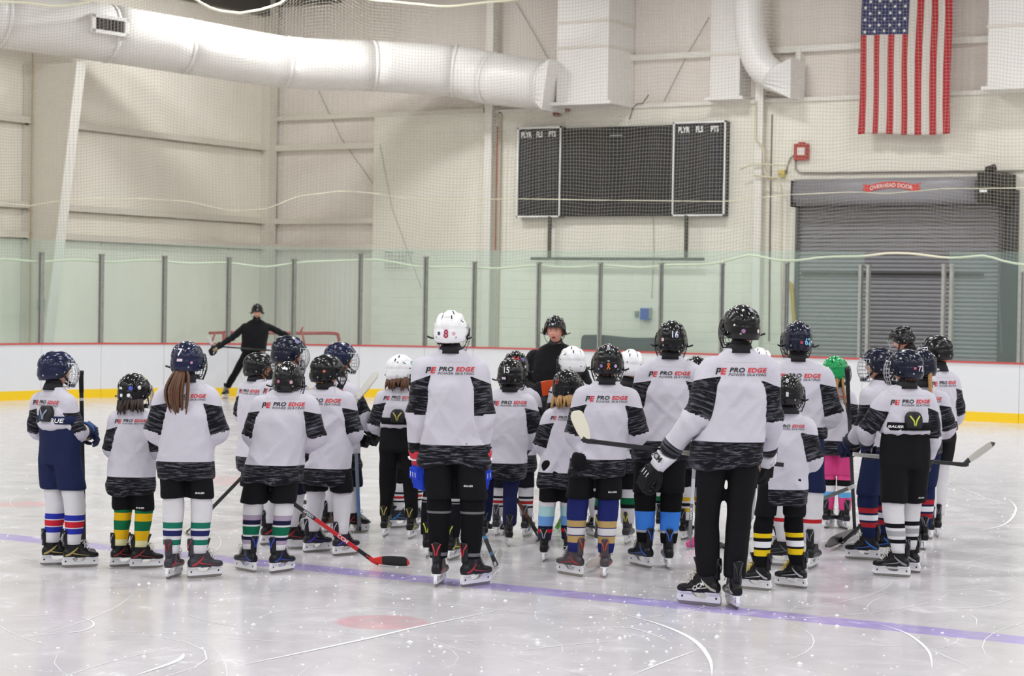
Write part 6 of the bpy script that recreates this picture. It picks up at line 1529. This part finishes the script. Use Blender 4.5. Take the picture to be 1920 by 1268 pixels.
stick('lime green stick with a bright green blade', ('d', 1072, 930, dp('p16', -0.15)), ('g', 1044, 990), ('g', 1056, 980), [(0, '#2f4a22'), (.25, '#7fc832'), (.6, '#4f8f2c')], blade='#58d24a', bw=0.08)
stick('stick with white blade and orange edge at the navy gold socks', ('d', 1150, 960, dp('p18', 0.25)), ('g', 1124, 1056), ('g', 1106, 1070), [(0, '#c8502a'), (.5, '#d8602a')], blade='#ddd6cc', bw=0.08)
q22 = dp('p22', 0.02)
stick('black stick with cream white blade held across by the tallest front player', ('d', 1468, 872, q22 + 0.43), ('d', 1094, 826, q22 - 0.28), ('d', 1070, 778, q22 - 0.34), [(0, '#151517'), (.4, '#d6d4c8'), (.52, '#1a1a1c'), (.62, '#1a1a1c')], blade='#dcd8c4', bw=0.095, curve=0.01)
stick('silver stick with a bright pink blade left of the long black pants', ('d', 1302, 868, dp('p21', -0.3)), ('g', 1292, 1026), ('g', 1316, 1022), [(0, '#8f9298'), (.2, '#c3c6ca'), (.5, '#63666c')], blade='#e0408f', bw=0.085, text=(('VAPOR', .62, 0.022, '#e6e6ea'),))
stick('red and black stick seen between the long black pants', ('d', 1400, 985, dp('p23', 0.1)), ('g', 1356, 1026), ('g', 1346, 1030), [(0, '#1b1b1d'), (.3, '#a02a34'), (.6, '#26262a')])
stick('dark green stick crossing behind the white socks with a red stripe', ('d', 1601, 912, dp('p25', 0.5)), ('g', 1452, 972), ('g', 1436, 980), [(0, '#c9cbc8'), (.05, '#20302e'), (.35, '#2c5a58'), (.6, '#1e3c3c')])
stick('black stick with taped blade held upright by the navy gloves', ('d', 1588, 692, dp('p27', -0.15)), ('g', 1603, 1002), ('g', 1556, 1032), [(0, '#1a1a1c'), (.28, '#3a3a3d'), (.50, '#1b1b1d')], blade='#1c1c1e', tape=(0.30, '#1a1a1c'), text=(('VAPOR', .38, 0.022, '#b9b9be'),), bw=0.09)
stick('grey worn stick blade lying beside the black taped blade', ('d', 1640, 962, dp('p27', 0.35)), ('g', 1578, 1018), ('g', 1556, 1008), [(0, '#3a3a3d')], blade='#a5a39c')
q28 = dp('p28', 0.25)
stick('black stick with worn white blade pointing to the right edge', ('d', 1600, 852, q28 - 0.1), ('d', 1812, 872, q28 + 0.35), ('d', 1862, 836, q28 + 0.45), [(0, '#cfcfc8'), (.25, '#26262a'), (.5, '#1b1b1d')], blade_segs=[(0, '#1b1b1d'), (.22, '#b9b6ae'), (.9, '#4a4a4c')], bw=0.056)
qc = dp('p32', -0.25)
stick('far coach\'s black stick held level across the body', ('d', 545, 660, qc), ('d', 398, 649, qc), ('d', 384, 632, qc), [(0, '#19191b'), (.5, '#2c2c2e')], blade='#b9bbb8')

# ================================================================== ICE MARKS AND SHAVINGS
def skate_marks():
    rg = random.Random(5); mb = MB()
    def strip(pts, w):
        pts = np.array(pts); V = []
        for i, p in enumerate(pts):
            t = unit(pts[min(i + 1, len(pts) - 1)] - pts[max(i - 1, 0)]); n = np.array([-t[1], t[0], 0]); k = math.sin(math.pi * (i + 0.3) / (len(pts) - 0.4))
            V += [p + n * w * k, p - n * w * k]
        mb.add(V, [(2 * i, 2 * i + 1, 2 * i + 3, 2 * i + 2) for i in range(len(pts) - 1)])
    # marks that can be made out in the foreground
    marks = [([(960, 1140), (800, 1172), (700, 1195), (560, 1225), (440, 1250)], 0.028), ([(0, 1196), (90, 1190), (150, 1184), (176, 1172), (160, 1160), (110, 1152)], 0.012), ([(0, 1157), (130, 1152)], 0.008),
             ([(1160, 1150), (1240, 1172), (1300, 1200), (1330, 1235), (1335, 1268)], 0.03), ([(1320, 1215), (1250, 1240), (1180, 1268)], 0.014), ([(960, 1222), (1060, 1210), (1170, 1200)], 0.01), ([(1060, 1180), (1180, 1178), (1260, 1205)], 0.012),
             ([(1645, 1170), (1700, 1188), (1740, 1220), (1748, 1255)], 0.018), ([(1830, 1175), (1830, 1160), (1810, 1150)], 0.006), ([(1920, 1115), (1860, 1135), (1800, 1141), (1700, 1140)], 0.010), ([(1890, 935), (1905, 955), (1880, 985), (1800, 1000)], 0.02),
             ([(480, 1160), (540, 1145), (700, 1133)], 0.008), ([(250, 1268), (330, 1240), (345, 1225)], 0.03), ([(620, 1150), (720, 1140), (780, 1143)], 0.006), ([(1690, 1080), (1760, 1078), (1800, 1070)], 0.008), ([(1780, 905), (1850, 935), (1905, 950)], 0.015)]
    for px, w in marks:
        w *= 0.55; P, _ = resample([on_z(x, y, 0.0025) for x, y in px], [0] * len(px), 24); strip(P, w)
    for q in range(120):
        x = rg.uniform(-60, 1980); y = 770 + 500 * rg.random() ** 0.8; c = on_z(x, y, 0.002); a = rg.uniform(0, 6.3); R = rg.uniform(0.6, 5) ; L = rg.uniform(0.4, 3.2); s = rg.choice((-1, 1))
        pts = [c + np.array([R * (math.cos(a + s * t * L / R) - math.cos(a)), R * (math.sin(a + s * t * L / R) - math.sin(a)), 0]) for t in np.linspace(0, 1, 12)]
        if max(p[1] for p in pts) > Y_END - R_CORNER * 0.5 or min(p[0] for p in pts) < X_SIDE + 3: continue
        strip(pts, rg.uniform(0.0015, 0.005))
    o = part('skate_marks', mb, mat('scraped_ice_white', '#e9e9ec', 0.6)); tag(o, 'white skate marks scraped across the ice', 'skate marks', kind='stuff')
skate_marks()
def shavings():
    rg = random.Random(9); mb = MB()
    clusters = [(1390, 1060, 160, 50), (700, 1200, 250, 60), (900, 1080, 250, 60), (1250, 1180, 120, 60), (1700, 920, 120, 25), (600, 1040, 200, 40), (1750, 970, 150, 40)]
    for q in range(1500):
        if rg.random() < 0.65:
            cx, cy, sx, sy = rg.choice(clusters); x, y = rg.gauss(cx, sx), rg.gauss(cy, sy)
        else: x, y = rg.uniform(-40, 1960), rg.uniform(880, 1270)
        if y < 800: continue
        c = on_z(x, y); r = rg.uniform(0.003, 0.010) * (1.8 if rg.random() < 0.08 else 1)
        n = 6; a0 = rg.uniform(0, 6)
        base = [(c[0] + r * rg.uniform(.7, 1.4) * math.cos(a0 + k * 1.047), c[1] + r * rg.uniform(.7, 1.4) * math.sin(a0 + k * 1.047), 0.001) for k in range(n)]
        mb.add(base + [(c[0], c[1], r * rg.uniform(0.4, 0.9))], [(k, (k + 1) % n, n) for k in range(n)])
    o = part('ice_shavings', mb, mat('snow_white', '#fafafc', 0.9)); tag(o, 'white crumbs of ice shavings scattered on the rink', 'ice shavings', kind='stuff')
shavings()
